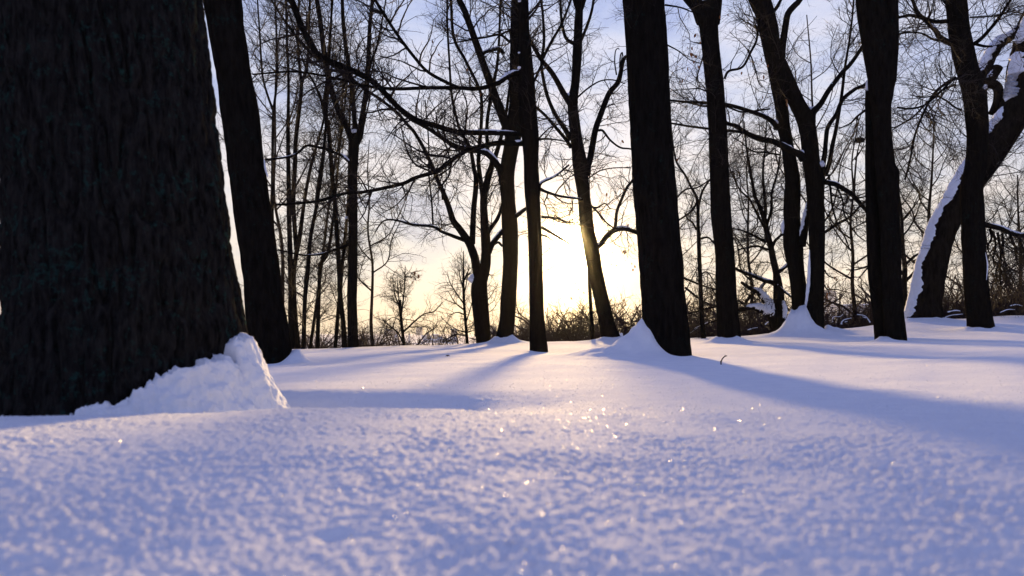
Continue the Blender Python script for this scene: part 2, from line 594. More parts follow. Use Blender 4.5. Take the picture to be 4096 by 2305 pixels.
class Tree:
    def __init__(self, name, d, base, label, bark=None, group=None, cat='tree', seed=1):
        """base = (px, py) of the trunk foot at depth d"""
        self.d = d
        self.seed = seed
        self.rng = np.random.default_rng(seed)
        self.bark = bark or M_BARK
        x, y, _ = P(base[0], base[1], d)
        self.o = np.array([x, y, float(ground_z(x, y))])
        self.root = thing(name, self.o, label, cat, group)
        self.par = []          # (points, radii, weight)

    def put(self, name, v, q, mat, smooth=True, label=None, kind=None):
        me = make_mesh(name, np.asarray(v) - self.o, q, smooth=smooth)
        return tag(link(name, me, mat, self.root), label, kind=kind)

    def trunk(self, rows, d=None, sides=24, rise=3.0, amp=0.04, n=70, twigs=1.0, lean=0.0, name='trunk', lo=None, sink=0.35):
        """rows (py, px left, px right), foot first"""
        d = d or self.d
        pts, rad = [], []
        for i, (py, l, r) in enumerate(rows):
            dd = d + lean * (rows[0][0] - py) / F * d
            a1, a2 = math.atan((l - 2048) / F), math.atan((r - 2048) / F)
            ca, ha = (a1 + a2) / 2, (a2 - a1) / 2
            pts.append([dd * math.tan(ca), dd, HC - (py - HY) / F * dd])
            rad.append(dd / math.cos(ca) * math.sin(ha))
        return self._stem(pts, rad, sides, rise, amp, n, twigs, name, sink)

    def _stem(self, pts, rad, sides, rise, amp, n, twigs, name, sink):
        pts = [np.array(p) for p in pts]
        rad = list(rad)
        if sink:
            dn = unit(pts[0] - pts[1])
            pts.insert(0, pts[0] + dn * sink)
            rad.insert(0, rad[0] * 1.08)
        if rise:
            dn = unit(pts[-1] - pts[-2])
            dn = unit(dn * 0.8 + np.array([0, 0, 0.5]))
            pts.append(pts[-1] + dn * rise * 0.5)
            rad.append(rad[-1] * 0.8)
            pts.append(pts[-1] + unit(dn + np.array([0, 0, 0.3])) * rise * 0.5)
            rad.append(rad[-1] * 0.55)
        v, q, c, r = rough_tube(pts, rad, n, sides, amp, 7.0, self.seed, stretch=0.35, fine=0.5)
        o = self.put(name, v, q, self.bark)
        if twigs:
            self.par.append((c, r, twigs))
        return o

    def stem(self, pts, d=None, sides=12, rise=2.0, amp=0.04, n=44, twigs=1.0, dd=0.0, name='limb', sink=0.0, snow=None):
        """pts (px, py, width in pixels), foot first; dd = metres the tip is nearer (-) or farther (+)"""
        d = d or self.d
        m = len(pts)
        p3, rad = [], []
        for i, (px, py, w) in enumerate(pts):
            e = d + dd * (i / (m - 1)) ** 1.3
            p3.append(P(px, py, e))
            rad.append(w * 0.5 / F * e)
        o = self._stem(p3, rad, sides, rise, amp, n, twigs, name, sink)
        for s in snow or ():
            self.snow(p3, rad, *s)
        return o

    def limb(self, pts, w0, w1, **kw):
        m = len(pts)
        kw.setdefault('rise', 0.0)
        kw.setdefault('sides', 8)
        kw.setdefault('n', 30)
        return self.stem([(p[0], p[1], w0 + (w1 - w0) * i / (m - 1)) for i, p in enumerate(pts)], **kw)

    def snow(self, p3, rad, t0, t1, off=0.55, size=0.85, dirv=(0, 0, 1), amp=0.22, n=26, fat=1.0, sides=12):
        """snow lying along a limb from t0 to t1"""
        c, r = smooth_path(p3, rad, 60)
        i0, i1 = int(t0 * 59), max(int(t1 * 59), int(t0 * 59) + 3)
        c, r = c[i0:i1 + 1], r[i0:i1 + 1]
        env = np.sin(np.linspace(0.12, math.pi - 0.12, len(r))) ** 0.45
        cc = c + np.array(dirv)[None] * (r * off)[:, None]
        v, q, _, _ = rough_tube(cc, r * size * env * fat, n, sides, amp, 2.2 / max(float(r.mean()), 0.01), self.seed + i0, fine=0.6)
        return self.put('snow_cap', v, q, M_SNOWPATCH)

    def coat(self, p3, rad, t0, t1, dirv, half=1.0, rag=0.3, thick=0.05, n=150, m=26, freq=9.0):
        """snow plastered on one side of a trunk, with a ragged edge on the bark"""
        c, r = smooth_path(p3, rad, 260)
        i0, i1 = int(t0 * 259), int(t1 * 259)
        idx = np.linspace(i0, i1, n).astype(int)
        c, r = c[idx], r[idx]
        t, _, _ = frames(c[None])
        t = t[0]
        u = np.array(dirv, float)[None] - t * (t @ np.array(dirv, float))[:, None]
        u = unit(u)
        w = np.cross(t, u)
        sl = np.concatenate([[0], np.cumsum(np.linalg.norm(np.diff(c, axis=0), axis=1))])
        env = np.clip(np.minimum(np.arange(n), np.arange(n)[::-1]) / (n * .06), 0, 1) ** .5
        ph = np.linspace(-1, 1, m)
        lim = []
        for k in (0, 1):
            e = vnoise(sl * freq * .35, sl * 0, seed=self.seed + 70 + k) + .6 * vnoise(sl * freq, sl * 0, seed=self.seed + 80 + k) + .45 * vnoise(sl * freq * 2.6, sl * 0, seed=self.seed + 90 + k)
            lim.append(half * env * np.clip(1 + rag * e, .12, 2))
        ang = np.where(ph[None] < 0, ph[None] * lim[0][:, None], ph[None] * lim[1][:, None])
        R = r[:, None] * (1 - .06 * np.abs(ph[None]) ** 8) + thick * (1 - np.abs(ph[None]) ** 3) * env[:, None]
        v = c[:, None] + (u[:, None] * np.cos(ang)[..., None] + w[:, None] * np.sin(ang)[..., None]) * R[..., None]
        f = v.reshape(-1, 3)
        nz = vnoise(f[:, 0] * 8, f[:, 1] * 8, f[:, 2] * 8, 5) * .4 + vnoise(f[:, 0] * 20, f[:, 1] * 20, f[:, 2] * 20, 6) * .25
        f = f + (np.repeat(u, m, 0)) * (nz * thick * np.tile(1 - np.abs(ph) ** 4, n))[:, None]
        k = (np.arange(n - 1) * m)[:, None]
        j = np.arange(m - 1)[None]
        return self.put('snow_cap', f, np.stack([k + j, k + j + 1, k + m + j + 1, k + m + j], -1).reshape(-1, 4), M_SNOWPATCH)

    def lump(self, px, py, w, h, d=None, seed=0):
        """a pat of snow lodged in a fork; w, h in pixels"""
        d = d or self.d
        p = P(px, py, d)
        k = F / d
        pts = [p + np.array([-w / 2 / k, 0, h * .25 / k]), p + np.array([-w * .2 / k, -0.01, -h * .05 / k]), p + np.array([w * .2 / k, -0.01, 0]), p + np.array([w / 2 / k, 0, h * .3 / k])]
        rad = [h * .2 / k, h * .5 / k, h * .45 / k, h * .15 / k]
        v, q, _, _ = rough_tube(pts, rad, 12, 10, 0.2, 3.0 * k / h, self.seed + seed)
        return self.put('snow_cap', v, q, M_SNOWPATCH)

    def leaves(self, spots, d=None, group=None):
        for (px, py, s) in spots:
            o = link('dead_leaf', LEAF, None, self.root)
            dd = (d or self.d) + LEAF_RNG.uniform(-.25, .25)
            o.location = Vector(P(px, py, dd) - self.o)
            o.rotation_euler = (LEAF_RNG.uniform(0, 6.3), math.radians(90) + LEAF_RNG.uniform(-.7, .7), LEAF_RNG.uniform(0, 6.3))
            k = s / F * dd / 0.055
            o.scale = (k, k, k)

    def crown(self, n1=40, n2=6, n3=5, l1=(0.7, 1.9), l2=(0.3, 0.9), l3=(0.12, 0.4), r1=(.007, .016), r2=(.0035, .006), r3=(.0022, .0032),
              up=0.05, droop=0.0, tr=(0.35, 0.95), angle=(0.7, 1.35), wob=0.16):
        rng = self.rng
        m = 40
        n1 = int(n1 * TW_N)
        r1, r2, r3 = [tuple(v * TW_R for v in q) for q in (r1, r2, r3)]
        pc = np.zeros((len(self.par), m, 3))
        pr = np.zeros((len(self.par), m))
        wt_ = []
        for i, (c, r, w) in enumerate(self.par):
            idx = np.linspace(0, len(c) - 1, m)
            lo = np.clip(idx.astype(int), 0, len(c) - 2)
            u = idx - lo
            pc[i] = c[lo] * (1 - u)[:, None] + c[lo + 1] * u[:, None]
            pr[i] = r[lo] * (1 - u) + r[lo + 1] * u
            wt_.append(w)
        bag = Bag()
        c1s, r1s = [], []
        tot = sum(np.linalg.norm(np.diff(pc[i], axis=0), axis=1).sum() * wt_[i] for i in range(len(wt_)))
        for i in range(len(wt_)):
            ln = np.linalg.norm(np.diff(pc[i], axis=0), axis=1).sum()
            k = max(1, int(round(n1 * ln * wt_[i] / tot)))
            t0 = tr if pr[i].max() > 0.06 else (0.12, 1.0)
            c, r = grow(pc[i:i + 1], pr[i:i + 1], k, l1, angle, 8, r1, rng, wob, up, t0)
            c1s.append(c)
            r1s.append(r)
        c1, r1_ = np.concatenate(c1s), np.concatenate(r1s)
        c2, r2_ = grow(c1, r1_, len(c1) * n2, l2, (0.5, 1.15), 5, r2, rng, wob * 1.2, up * 0.6 - droop, (0.12, 1.0))
        # fine twigs only where the picture (and a step to its side) can show them
        p = c2[:, 0]
        px = 2048 + p[:, 0] / p[:, 1] * F
        py = HY - (p[:, 2] - HC) / p[:, 1] * F
        keep = (py > -220) & (px > 640) & (px < 4300)
        if keep.sum() > 3:
            c2, r2_ = c2[keep], r2_[keep]
        c3, r3_ = grow(c2, r2_, max(8, int(len(c2) * n3 * 0.85)), l3, (0.5, 1.2), 3, r3, rng, wob * 1.6, -droop, (0.12, 1.0))
        bag.add(*tubes(c1, r1_, 3))
        bag.add(*tubes(c2, r2_, 3))
        bag.add(*tubes(c3, r3_, 3))
        o = link('crown', bag.mesh('crown', self.o), M_TWIG, self.root)
        o['kind'] = 'stuff'
        self.tips = c3[:, -1]
        return o


def bank(px, py, d, rpx, h, w, bdir=None, sharp=1.0):
    p = P(px, py, d)
    BANKS.append((p[0], p[1], rpx / F * d, h, w, bdir, sharp))


# snow banked at the trunk feet (px, py, depth, trunk radius px, height m, width m, side)
bank(2672, 1425, 7.7, 92, 0.44, 0.36, (-0.99, 0.10), 4.0)
bank(1108, 1447, 7.5, 92, 0.16, 0.055, (1.0, 0.1), 6.0)
bank(2916, 1372, 13.0, 48, 0.13, 0.16)
bank(3192, 1326, 17.2, 26, 0.76, 0.24, (-0.2, -1.0), 0.3)
bank(3290, 1318, 17.6, 20, 0.24, 0.28, (1.0, -0.3), 2.0)
bank(2018, 1370, 19.2, 40, 0.20, 0.16)
bank(2447, 1362, 19.0, 40, 0.12, 0.22)
bank(3565, 1365, 11.2, 50, 0.09, 0.07, (-1.0, -0.2), 2.0)
bank(3922, 1318, 14.8, 62, 0.10, 0.16, (-1.0, -0.3), 2.0)
bank(3690, 1286, 19.0, 62, 0.16, 0.2)
bank(2156, 1412, 11.0, 36, 0.04, 0.12, (-1.0, 0.0), 1.0)
bank(3960, 1300, 14.6, 30, 0.08, 0.5, (1.0, 0.2), 1.0)

# the sheet itself: rings round the viewpoint, fine in front
af = np.radians(np.linspace(-46, 46, 640))
ab = np.radians(np.linspace(46, 314, 80)[1:-1])
angs = np.concatenate([af, ab])
rads = np.concatenate([np.geomspace(0.12, 0.5, 16)[:-1], np.geomspace(0.5, 3.4, 300)[:-1], np.geomspace(3.4, 24, 170)[:-1], np.geomspace(24, 4200, 46)])
AA, RR = np.meshgrid(angs, rads)
gx, gy = RR * np.sin(AA), RR * np.cos(AA)
gz = ground_z(gx.ravel(), gy.ravel(), True).reshape(gx.shape)
gco = np.stack([gx.ravel(), gy.ravel(), gz.ravel()], 1)
na, nr = len(angs), len(rads)
ii, jj = np.meshgrid(np.arange(nr - 1), np.arange(na), indexing='ij')
j2 = (jj + 1) % na
gq = np.stack([ii * na + jj, (ii + 1) * na + jj, (ii + 1) * na + j2, ii * na + j2], -1).reshape(-1, 4)
gco = np.vstack([gco, [[0, 0, float(ground_z(0.0, 0.11))]]])
gt = np.stack([np.full(na, len(gco) - 1), np.arange(na), (np.arange(na) + 1) % na], 1)
ground = link('ground', make_mesh('ground', gco, gq, gt), M_SNOW)
tag(ground, kind='structure')

# ------------------------------------------------------------------ big near trunk, furrowed bark
bx, by, bd = -1.335, 2.41, 2.41
t1 = Tree('linden_tree', bd, (520, 1650), 'huge furrowed trunk nearest the camera, filling the left of the photo', M_BARK_BIG, seed=3)
rows = [(1700, -25, 1010), (1600, -12, 1002), (1345, 0, 985), (1192, 3, 964), (993, 2, 943), (687, -15, 906), (397, -45, 869), (0, -95, 820), (-600, -160, 770), (-1500, -230, 720)]
pts, rad = [], []
for (py, l, r) in rows:
    a1, a2 = math.atan((l - 2048) / F), math.atan((r - 2048) / F)
    ca, ha = (a1 + a2) / 2, (a2 - a1) / 2
    pts.append([bd * math.tan(ca), bd, HC - (py - HY) / F * bd])
    rad.append(bd / math.cos(ca) * math.sin(ha))
pts.insert(0, [pts[0][0], bd, pts[0][2] - 0.3])
rad.insert(0, rad[0] * 1.04)
cpath, crad = smooth_path(np.array(pts), np.array(rad), 330)
# vertices closer together on the side that faces the viewer
face = math.atan2(-by, -bx)
uu = np.linspace(-1, 1, 331)[:-1]
th = face + math.pi * (0.45 * uu + 0.55 * uu ** 3)
TH, ZI = np.meshgrid(th, np.arange(330))
cz = cpath[:, 2][:, None] + 0 * TH
rr0 = crad[:, None] + 0 * TH
arc = (TH - face) * 0.36
wrp = vnoise(arc * 9, cz * 4, seed=41) * 0.016 + vnoise(arc * 30, cz * 12, seed=42) * 0.006
g1 = 1 - np.abs(vnoise((arc + wrp) * 27, cz * 7.0, seed=43))
g2 = 1 - np.abs(vnoise((arc + wrp) * 62, cz * 24, seed=44))
plate = -(g1 ** 3) * 0.021 - (g2 ** 4) * 0.006 + vnoise(arc * 110, cz * 70, seed=45) * 0.0022 + vnoise(arc * 5, cz * 2.0, seed=46) * 0.012
flare = np.clip((-0.10 - cz) / 0.3, 0, 1) * 0.03 * (1 + vnoise(TH * 2, cz * 0 + 1, seed=47))
rr0 = rr0 + plate + flare
v = np.stack([cpath[:, 0][:, None] + rr0 * np.cos(TH), cpath[:, 1][:, None] + rr0 * np.sin(TH), cz], -1).reshape(-1, 3)
n_, s_ = TH.shape
k = (np.arange(n_ - 1) * s_)[:, None]
j = np.arange(s_)[None]
j2 = (j + 1) % s_
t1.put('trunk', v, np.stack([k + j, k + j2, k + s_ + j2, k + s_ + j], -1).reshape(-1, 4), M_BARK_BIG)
t1.par.append((cpath[280:], crad[280:] * 0.4, 1.0))
t1.crown(6, 4, 3, l1=(0.6, 1.2), tr=(0.8, 1.0))

# lumpy snow pile against its foot: banked round the right front of the trunk
ctl = np.array([(260, 1664), (320, 1652), (370, 1636), (420, 1616), (500, 1592), (560, 1560), (640, 1510), (690, 1478), (730, 1478), (775, 1500), (806, 1434), (850, 1454), (893, 1408), (903, 1478),
                (920, 1490), (926, 1356), (945, 1345), (962, 1358)], float)
c0 = np.array([pts[2][0], bd])
R0 = rad[2]
cth, chz = [], []
for px, py in ctl:
    tx = (px - 2048) / F
    A, B, C = tx * tx + 1, -2 * (tx * c0[0] + c0[1]), c0 @ c0 - R0 ** 2
    dt = (-B - math.sqrt(max(B * B - 4 * A * C, 0))) / (2 * A)
    q_ = P(px, py, dt)
    cth.append(math.atan2(q_[1] - c0[1], q_[0] - c0[0]))
    chz.append(q_[2])
th_end = cth[-1]
for e, zz in ((0.10, -0.02), (0.3, -0.05), (0.6, -0.12), (1.0, -0.22), (1.5, -0.34)):
    cth.append(th_end + e)
    chz.append(zz)
TN, SN = 360, 80
tt = np.linspace(cth[0], cth[-1], TN)
hz_ = np.interp(tt, cth, chz)
hz_ = hz_ + vnoise(tt * 30, tt * 0, seed=61) * 0.012 + vnoise(tt * 75, tt * 0, seed=62) * 0.009
hs_ = hz_.copy()
for _ in range(400):
    hs_[1:-1] = (hs_[:-2] + 2 * hs_[1:-1] + hs_[2:]) / 4
s_ = np.linspace(0, 1, SN) ** 1.3
TT, SS = np.meshgrid(tt, s_)
Hh = np.clip(hs_ + 0.37, 0.02, 1)[None, :]
L_ = 0.10 + 0.42 * Hh
dist_ = SS * L_
prof = np.clip(1 - np.maximum(SS - 0.05 / L_, 0) / (1 - 0.05 / L_), 0, 1) ** 1.25
zz = -0.37 + Hh * prof + (hz_ - hs_)[None, :] * np.exp(-np.maximum(dist_ - 0.03, 0) / 0.03)
rr_ = R0 - 0.025 + dist_
pile = np.stack([c0[0] + rr_ * np.cos(TT), c0[1] + rr_ * np.sin(TT), zz - 0.05 * SS ** 4], -1)
f = pile.reshape(-1, 3)
nz = (vnoise(f[:, 0] * 16, f[:, 1] * 16, f[:, 2] * 16, 71) * 0.016 + vnoise(f[:, 0] * 38, f[:, 1] * 38, f[:, 2] * 38, 72) * 0.010
      + vnoise(f[:, 0] * 90, f[:, 1] * 90, f[:, 2] * 90, 73) * 0.005 + vnoise(f[:, 0] * 190, f[:, 1] * 190, f[:, 2] * 190, 74) * 0.0025)
out_ = np.stack([np.cos(TT) * 0.75, np.sin(TT) * 0.75, 0.66 + 0 * TT], -1).reshape(-1, 3)
f = f + out_ * (nz * np.clip(1.1 - SS.ravel() ** 3, 0, 1) * np.where(TT.ravel() > th_end, 0.6, 1.1))[:, None]
k = (np.arange(SN - 1) * TN)[:, None]
j = np.arange(TN - 1)[None]
pm = make_mesh('snow_pile', f, np.stack([k + j, k + TN + j, k + TN + j + 1, k + j + 1], -1).reshape(-1, 4))
tag(link('snow_pile', pm, M_SNOWPATCH), 'lumpy white snow pile banked against the foot of the huge near trunk', 'snow pile')

# ------------------------------------------------------------------ trunks of the grove
t2 = Tree('linden_tree', 7.5, (1108, 1447), 'thick dark trunk leaning left just behind the huge near trunk', seed=12)
t2.trunk([(1470, 1030, 1190), (1447, 1032, 1175), (1340, 991, 1162), (1190, 976, 1130), (1100, 970, 1123), (890, 938, 1092), (700, 915, 1066), (660, 908, 1057), (450, 881, 1037), (300, 863, 1006), (116, 832, 979), (0, 810, 970), (-250, 770, 930)], n=110, twigs=0.3)
t2.snow([P(1056, 640, 7.5), P(1062, 680, 7.5), P(1072, 710, 7.5)], [0.012] * 3, 0, 1, off=0.2, size=0.9)
t2.crown(10, 5, 4, tr=(0.45, 1))

t7 = Tree('linden_tree', 7.7, (2672, 1425), 'stout straight grey trunk right of the sun with a snow drift on its left', seed=17)
t7.trunk([(1445, 2590, 2772), (1425, 2588, 2768), (1285, 2570, 2752), (1059, 2557, 2732), (789, 2535, 2707), (579, 2521, 2692), (414, 2513, 2680), (221, 2505, 2671), (44, 2494, 2661), (0, 2491, 2659), (-260, 2478, 2640)], n=120, twigs=0.4)
t7.limb([(2660, 20), (2720, 30), (2760, 45), (2800, 58)], 8, 3, twigs=1.0, dd=-0.3)
t7.limb([(2668, 180), (2715, 205), (2760, 240), (2800, 255)], 6, 2, twigs=1.2, dd=0.3)
t7.limb([(2668, 400), (2686, 300), (2742, 270)], 4, 2, twigs=0.6, dd=-0.4)
t7.crown(42, 6, 4, l1=(0.35, 0.9), l2=(0.12, 0.4), l3=(0.05, 0.16), r1=(.003, .006), r2=(.0016, .0028), r3=(.0012, .0018), tr=(0.3, 0.9))
t7.leaves([(2784, 134, 18), (2789, 133, 14), (2752, 188, 16), (2768, 186, 16), (2762, 210, 20), (2771, 213, 16), (2777, 222, 18), (2780, 243, 14), (2795, 262, 14), (2712, 262, 16), (2750, 268, 16), (2745, 305, 16), (2730, 318, 14), (2722, 318, 16), (2690, 355, 14), (2700, 380, 12), (2706, 622, 18), (2708, 634, 14), (2676, 250, 14), (2690, 330, 12)], d=7.6)

t5 = Tree('linden_tree', 11.0, (2156, 1412), 'slim straight dark trunk left of the sun standing forward on the bare snow', seed=15)
t5.trunk([(1430, 2119, 2193), (1412, 2120, 2192), (1252, 2117, 2176), (1086, 2115, 2171), (921, 2111, 2166), (755, 2097, 2158), (662, 2096, 2153), (552, 2088, 2155), (441, 2075, 2146), (331, 2075, 2139), (221, 2075, 2128), (110, 2073, 2118), (0, 2073, 2114), (-300, 2070, 2105)], n=110, twigs=0.5)
LA = [(2085, 536), (1975, 532), (1848, 530), (1793, 519), (1738, 502), (1666, 480), (1600, 436), (1551, 386), (1490, 326), (1396, 276), (1314, 243), (1259, 204), (1209, 110), (1170, 11), (1130, -90)]
t5.limb(LA, 20, 26, dd=-1.2, n=60, twigs=1.1, snow=[(0.0, 0.22, 0.5, 0.75)])
t5.limb([(2090, 575), (1986, 573), (1909, 592), (1865, 604), (1800, 645), (1749, 684), (1660, 712), (1617, 733), (1540, 752), (1452, 769), (1380, 774), (1286, 802), (1176, 816), (1104, 819)], 22, 9, dd=1.2, n=60, twigs=1.4)
t5.limb([(2085, 292), (2050, 296), (2025, 309), (1986, 336), (1909, 355), (1832, 352), (1710, 352), (1600, 356), (1534, 353), (1452, 342), (1380, 322), (1308, 306), (1176, 287), (1010, 298)], 22, 7, dd=-0.8, n=60, twigs=1.0, snow=[(0.0, 0.12, 0.6, 0.9)])
t5.limb([(1832, 350), (1788, 331), (1710, 287), (1655, 226), (1600, 154), (1534, 55), (1501, 0), (1470, -60)], 14, 12, d=10.8, dd=-0.6, twigs=1.0)
t5.limb([(2150, 560), (2180, 556), (2230, 560), (2276, 570)], 10, 4, dd=0.5, twigs=0.8)
t5.limb([(2160, 756), (2185, 768), (2240, 785), (2312, 795), (2330, 800)], 14, 6, dd=0.6, twigs=1.0, snow=[(0.5, 0.95, .5, .8)])
t5.limb([(2155, 780), (2160, 740), (2176, 725), (2220, 705), (2276, 660)], 14, 7, dd=0.4, twigs=1.0, snow=[(0.1, 0.9, .55, .9)])
t5.limb([(2168, 868), (2220, 873), (2276, 890), (2320, 893)], 11, 5, dd=1.0, twigs=0.8)
t5.limb([(2168, 910), (2210, 935), (2260, 965), (2288, 985)], 13, 7, dd=0.6, twigs=0.9)
t5.limb([(2168, 940), (2200, 955), (2250, 1002)], 8, 4, dd=0.4, twigs=0.6)
t5.lump(2074, 566, 26, 13)
t5.lump(2077, 272, 10, 12, d=10.9)
t5.lump(2076, 212, 8, 7, d=10.85)
t5.lump(2078, 6, 12, 7, d=10.85)
t5.crown(150, 6, 5, l1=(0.5, 1.5), l2=(0.2, 0.7), l3=(0.08, 0.3), tr=(0.35, 0.95))

t4 = Tree('linden_tree', 19.2, (2018, 1370), 'straight trunk with a snowy foot directly behind the slim trunk left of the sun', seed=14)
t4.trunk([(1385, 1978, 2058), (1370, 1979, 2056), (1320, 1990, 2056), (1279, 1998, 2060), (1197, 2002, 2065), (1059, 2011, 2071), (921, 2008, 2071), (810, 2004, 2062), (700, 2000, 2058), (607, 2012, 2072), (524, 2022, 2090), (386, 2038, 2084), (221, 2040, 2082), (83, 2042, 2082), (0, 2045, 2082), (-250, 2050, 2080)], n=100, twigs=0.8)
t4.stem([(2045, 545, 50), (2025, 500, 40), (1997, 430, 36), (1964, 342, 32), (1931, 248, 28), (1898, 154, 27), (1859, 44, 25), (1837, 0, 24), (1800, -110, 20)], twigs=1.0, dd=-0.8, rise=2)
t4.limb([(2010, 740), (2003, 690), (1985, 655), (1960, 625), (1931, 608), (1865, 596), (1810, 579), (1710, 513), (1640, 475), (1590, 430)], 30, 12, dd=-2.0, twigs=1.3, snow=[(0.08, 0.5, 0.6, 0.9)])
t4.limb([(2015, 215), (1995, 196), (1960, 203), (1935, 212), (1930, 228)], 16, 12, dd=-0.5, twigs=0.4, snow=[(0.0, 0.9, .6, .8)])
t4.limb([(2056, 868), (2072, 860), (2090, 845), (2110, 830)], 20, 12, dd=-0.8, twigs=0.4, snow=[(0.1, 0.9, .6, .8)])
t4.limb([(2040, 170), (2000, 140), (1940, 150), (1880, 160), (1800, 175)], 11, 5, dd=-1.0)
t4.limb([(2055, 120), (2020, 130), (1990, 150)], 10, 6, dd=-0.6)
t4.lump(2036, 474, 26, 22)
t4.lump(2004, 690, 22, 30)
t4.crown(90, 6, 5, l1=(0.7, 2.4), l2=(0.3, 1.0), tr=(0.42, 0.95), r1=(.009, .022), r2=(.005, .009), r3=(.003, .0045))

t6 = Tree('linden_tree', 19.0, (2440, 1362), 'leaning trunk standing directly in front of the sun, crooked limb to its right', seed=16)
t6.trunk([(1375, 2404, 2494), (1362, 2406, 2490), (1330, 2402, 2470), (1279, 2394, 2455), (1169, 2370, 2428), (1086, 2353, 2410), (1003, 2335, 2398), (921, 2322, 2378), (838, 2314, 2369), (772, 2308, 2358), (662, 2290, 2351), (579, 2284, 2334), (497, 2276, 2320), (414, 2270, 2312), (331, 2284, 2318), (221, 2290, 2328), (110, 2296, 2330), (30, 2300, 2332), (0, 2290, 2322), (-200, 2270, 2300)], n=110, twigs=0.9)
t6.stem([(2316, 50, 26), (2334, 0, 22), (2350, -60, 18)], twigs=1.0)
t6.stem([(2290, 430, 26), (2262, 386, 24), (2212, 298, 20), (2168, 243, 18), (2135, 188, 16), (2100, 120, 13)], twigs=1.0, dd=-1.0)
t6.stem([(2284, 560, 24), (2262, 520, 20), (2221, 458, 16), (2190, 386, 15), (2171, 303, 13), (2166, 245, 12), (2176, 165, 12), (2171, 55, 10), (2165, 0, 10)], twigs=1.0, dd=-0.6)
t6.limb([(2284, 590), (2262, 556), (2221, 508), (2182, 463), (2143, 430), (2110, 415)], 16, 9, dd=0.8)
t6.limb([(2168, 240), (2207, 165), (2245, 99), (2278, 16), (2300, -60)], 12, 8, d=18.2, dd=-0.5)
t6.limb([(2168, 258), (2150, 295), (2135, 331), (2110, 400)], 12, 7, d=18.2, dd=-0.5)
t6.stem([(2345, 700, 34), (2352, 660, 28), (2362, 628, 26), (2381, 524, 24), (2403, 458, 23), (2436, 375, 21), (2474, 325, 20), (2491, 248, 16), (2503, 226, 12)], rise=0, twigs=0.8, dd=0.6)
t6.limb([(2466, 300), (2459, 250), (2462, 205), (2474, 193), (2476, 200)], 6, 3, d=19.5)
t6.limb([(2478, 270), (2482, 222), (2490, 212), (2484, 250)], 6, 4, d=19.5)
t6.stem([(2312, 190, 14), (2342, 120, 12), (2364, 55, 11), (2374, 0, 10)], twigs=1.0, dd=0.5)
t6.stem([(2298, 176, 16), (2262, 150, 13), (2245, 70, 11), (2242, 0, 10)], twigs=1.0, dd=-0.5)
t6.limb([(2385, 990), (2403, 976), (2425, 948), (2458, 921), (2497, 915), (2543, 929), (2600, 950), (2650, 990)], 26, 14, dd=0.8, twigs=1.0, snow=[(0.3, 0.62, .5, .8)])
t6.stem([(2460, 918, 15), (2464, 880, 13), (2468, 845, 12), (2486, 799, 12), (2508, 750, 11), (2530, 722, 10), (2570, 650, 8)], d=19.3, twigs=1.0, rise=0.5)
t6.limb([(2395, 522), (2412, 524), (2440, 560), (2480, 590), (2521, 596), (2580, 610)], 10, 6, dd=0.6, d=19.4)
t6.limb([(2350, 718), (2380, 695), (2410, 680), (2460, 672), (2525, 672)], 6, 4, dd=-0.6)
t6.limb([(2345, 810), (2370, 828), (2400, 860), (2425, 890), (2458, 915)], 9, 6, dd=-0.3)
t6.limb([(2362, 828), (2390, 830), (2420, 815), (2440, 835)], 8, 4, dd=-0.6)
t6.limb([(2310, 390), (2350, 355), (2400, 325), (2450, 320), (2500, 335)], 8, 4, dd=-0.6)
t6.lump(2385, 975, 24, 22)
t6.lump(2340, 657, 14, 14)
t6.lump(2274, 380, 22, 20)
t6.lump(2478, 1342, 20, 30)
t6.lump(2408, 1358, 22, 14)
t6.crown(170, 6, 5, l1=(0.6, 1.9), l2=(0.25, 0.85), tr=(0.35, 0.95), r1=(.007, .016), r2=(.004, .007), r3=(.0026, .004))
t6.leaves([(2298, 1128, 14), (2315, 1153, 13), (2336, 1164, 14), (2266, 1140, 10), (2258, 1150, 10), (2285, 1188, 12), (2427, 1012, 12), (2452, 1008, 13), (2502, 1004, 16), (2498, 1001, 14), (2446, 1054, 10), (2462, 1058, 9), (2528, 1050, 12), (2538, 1060, 14), (2532, 1074, 12), (2499, 1196, 18), (2502, 1210, 16), (2440, 1190, 12), (2426, 772, 14), (2495, 755, 14), (2512, 895, 18), (2508, 888, 14), (2404, 846, 10), (2430, 462, 12), (2432, 495, 14), (2486, 560, 16), (2485, 567, 14), (2462, 645, 10), (2470, 748, 12), (2434, 430, 10), (2245, 90, 16), (2236, 122, 16), (2224, 38, 12)], d=18.8)

t6b = Tree('young_tree', 19.4, (2371, 1362), 'slender stem rising beside the left foot of the leaning trunk in front of the sun', seed=26)
t6b.trunk([(1375, 2361, 2381), (1362, 2362, 2380), (1252, 2357, 2372), (1158, 2352, 2366), (1060, 2350, 2362), (960, 2352, 2361)], sides=10, n=40, twigs=1.0, rise=2.0)
t6b.crown(10, 4, 3, l1=(0.4, 1.2), tr=(0.5, 1))

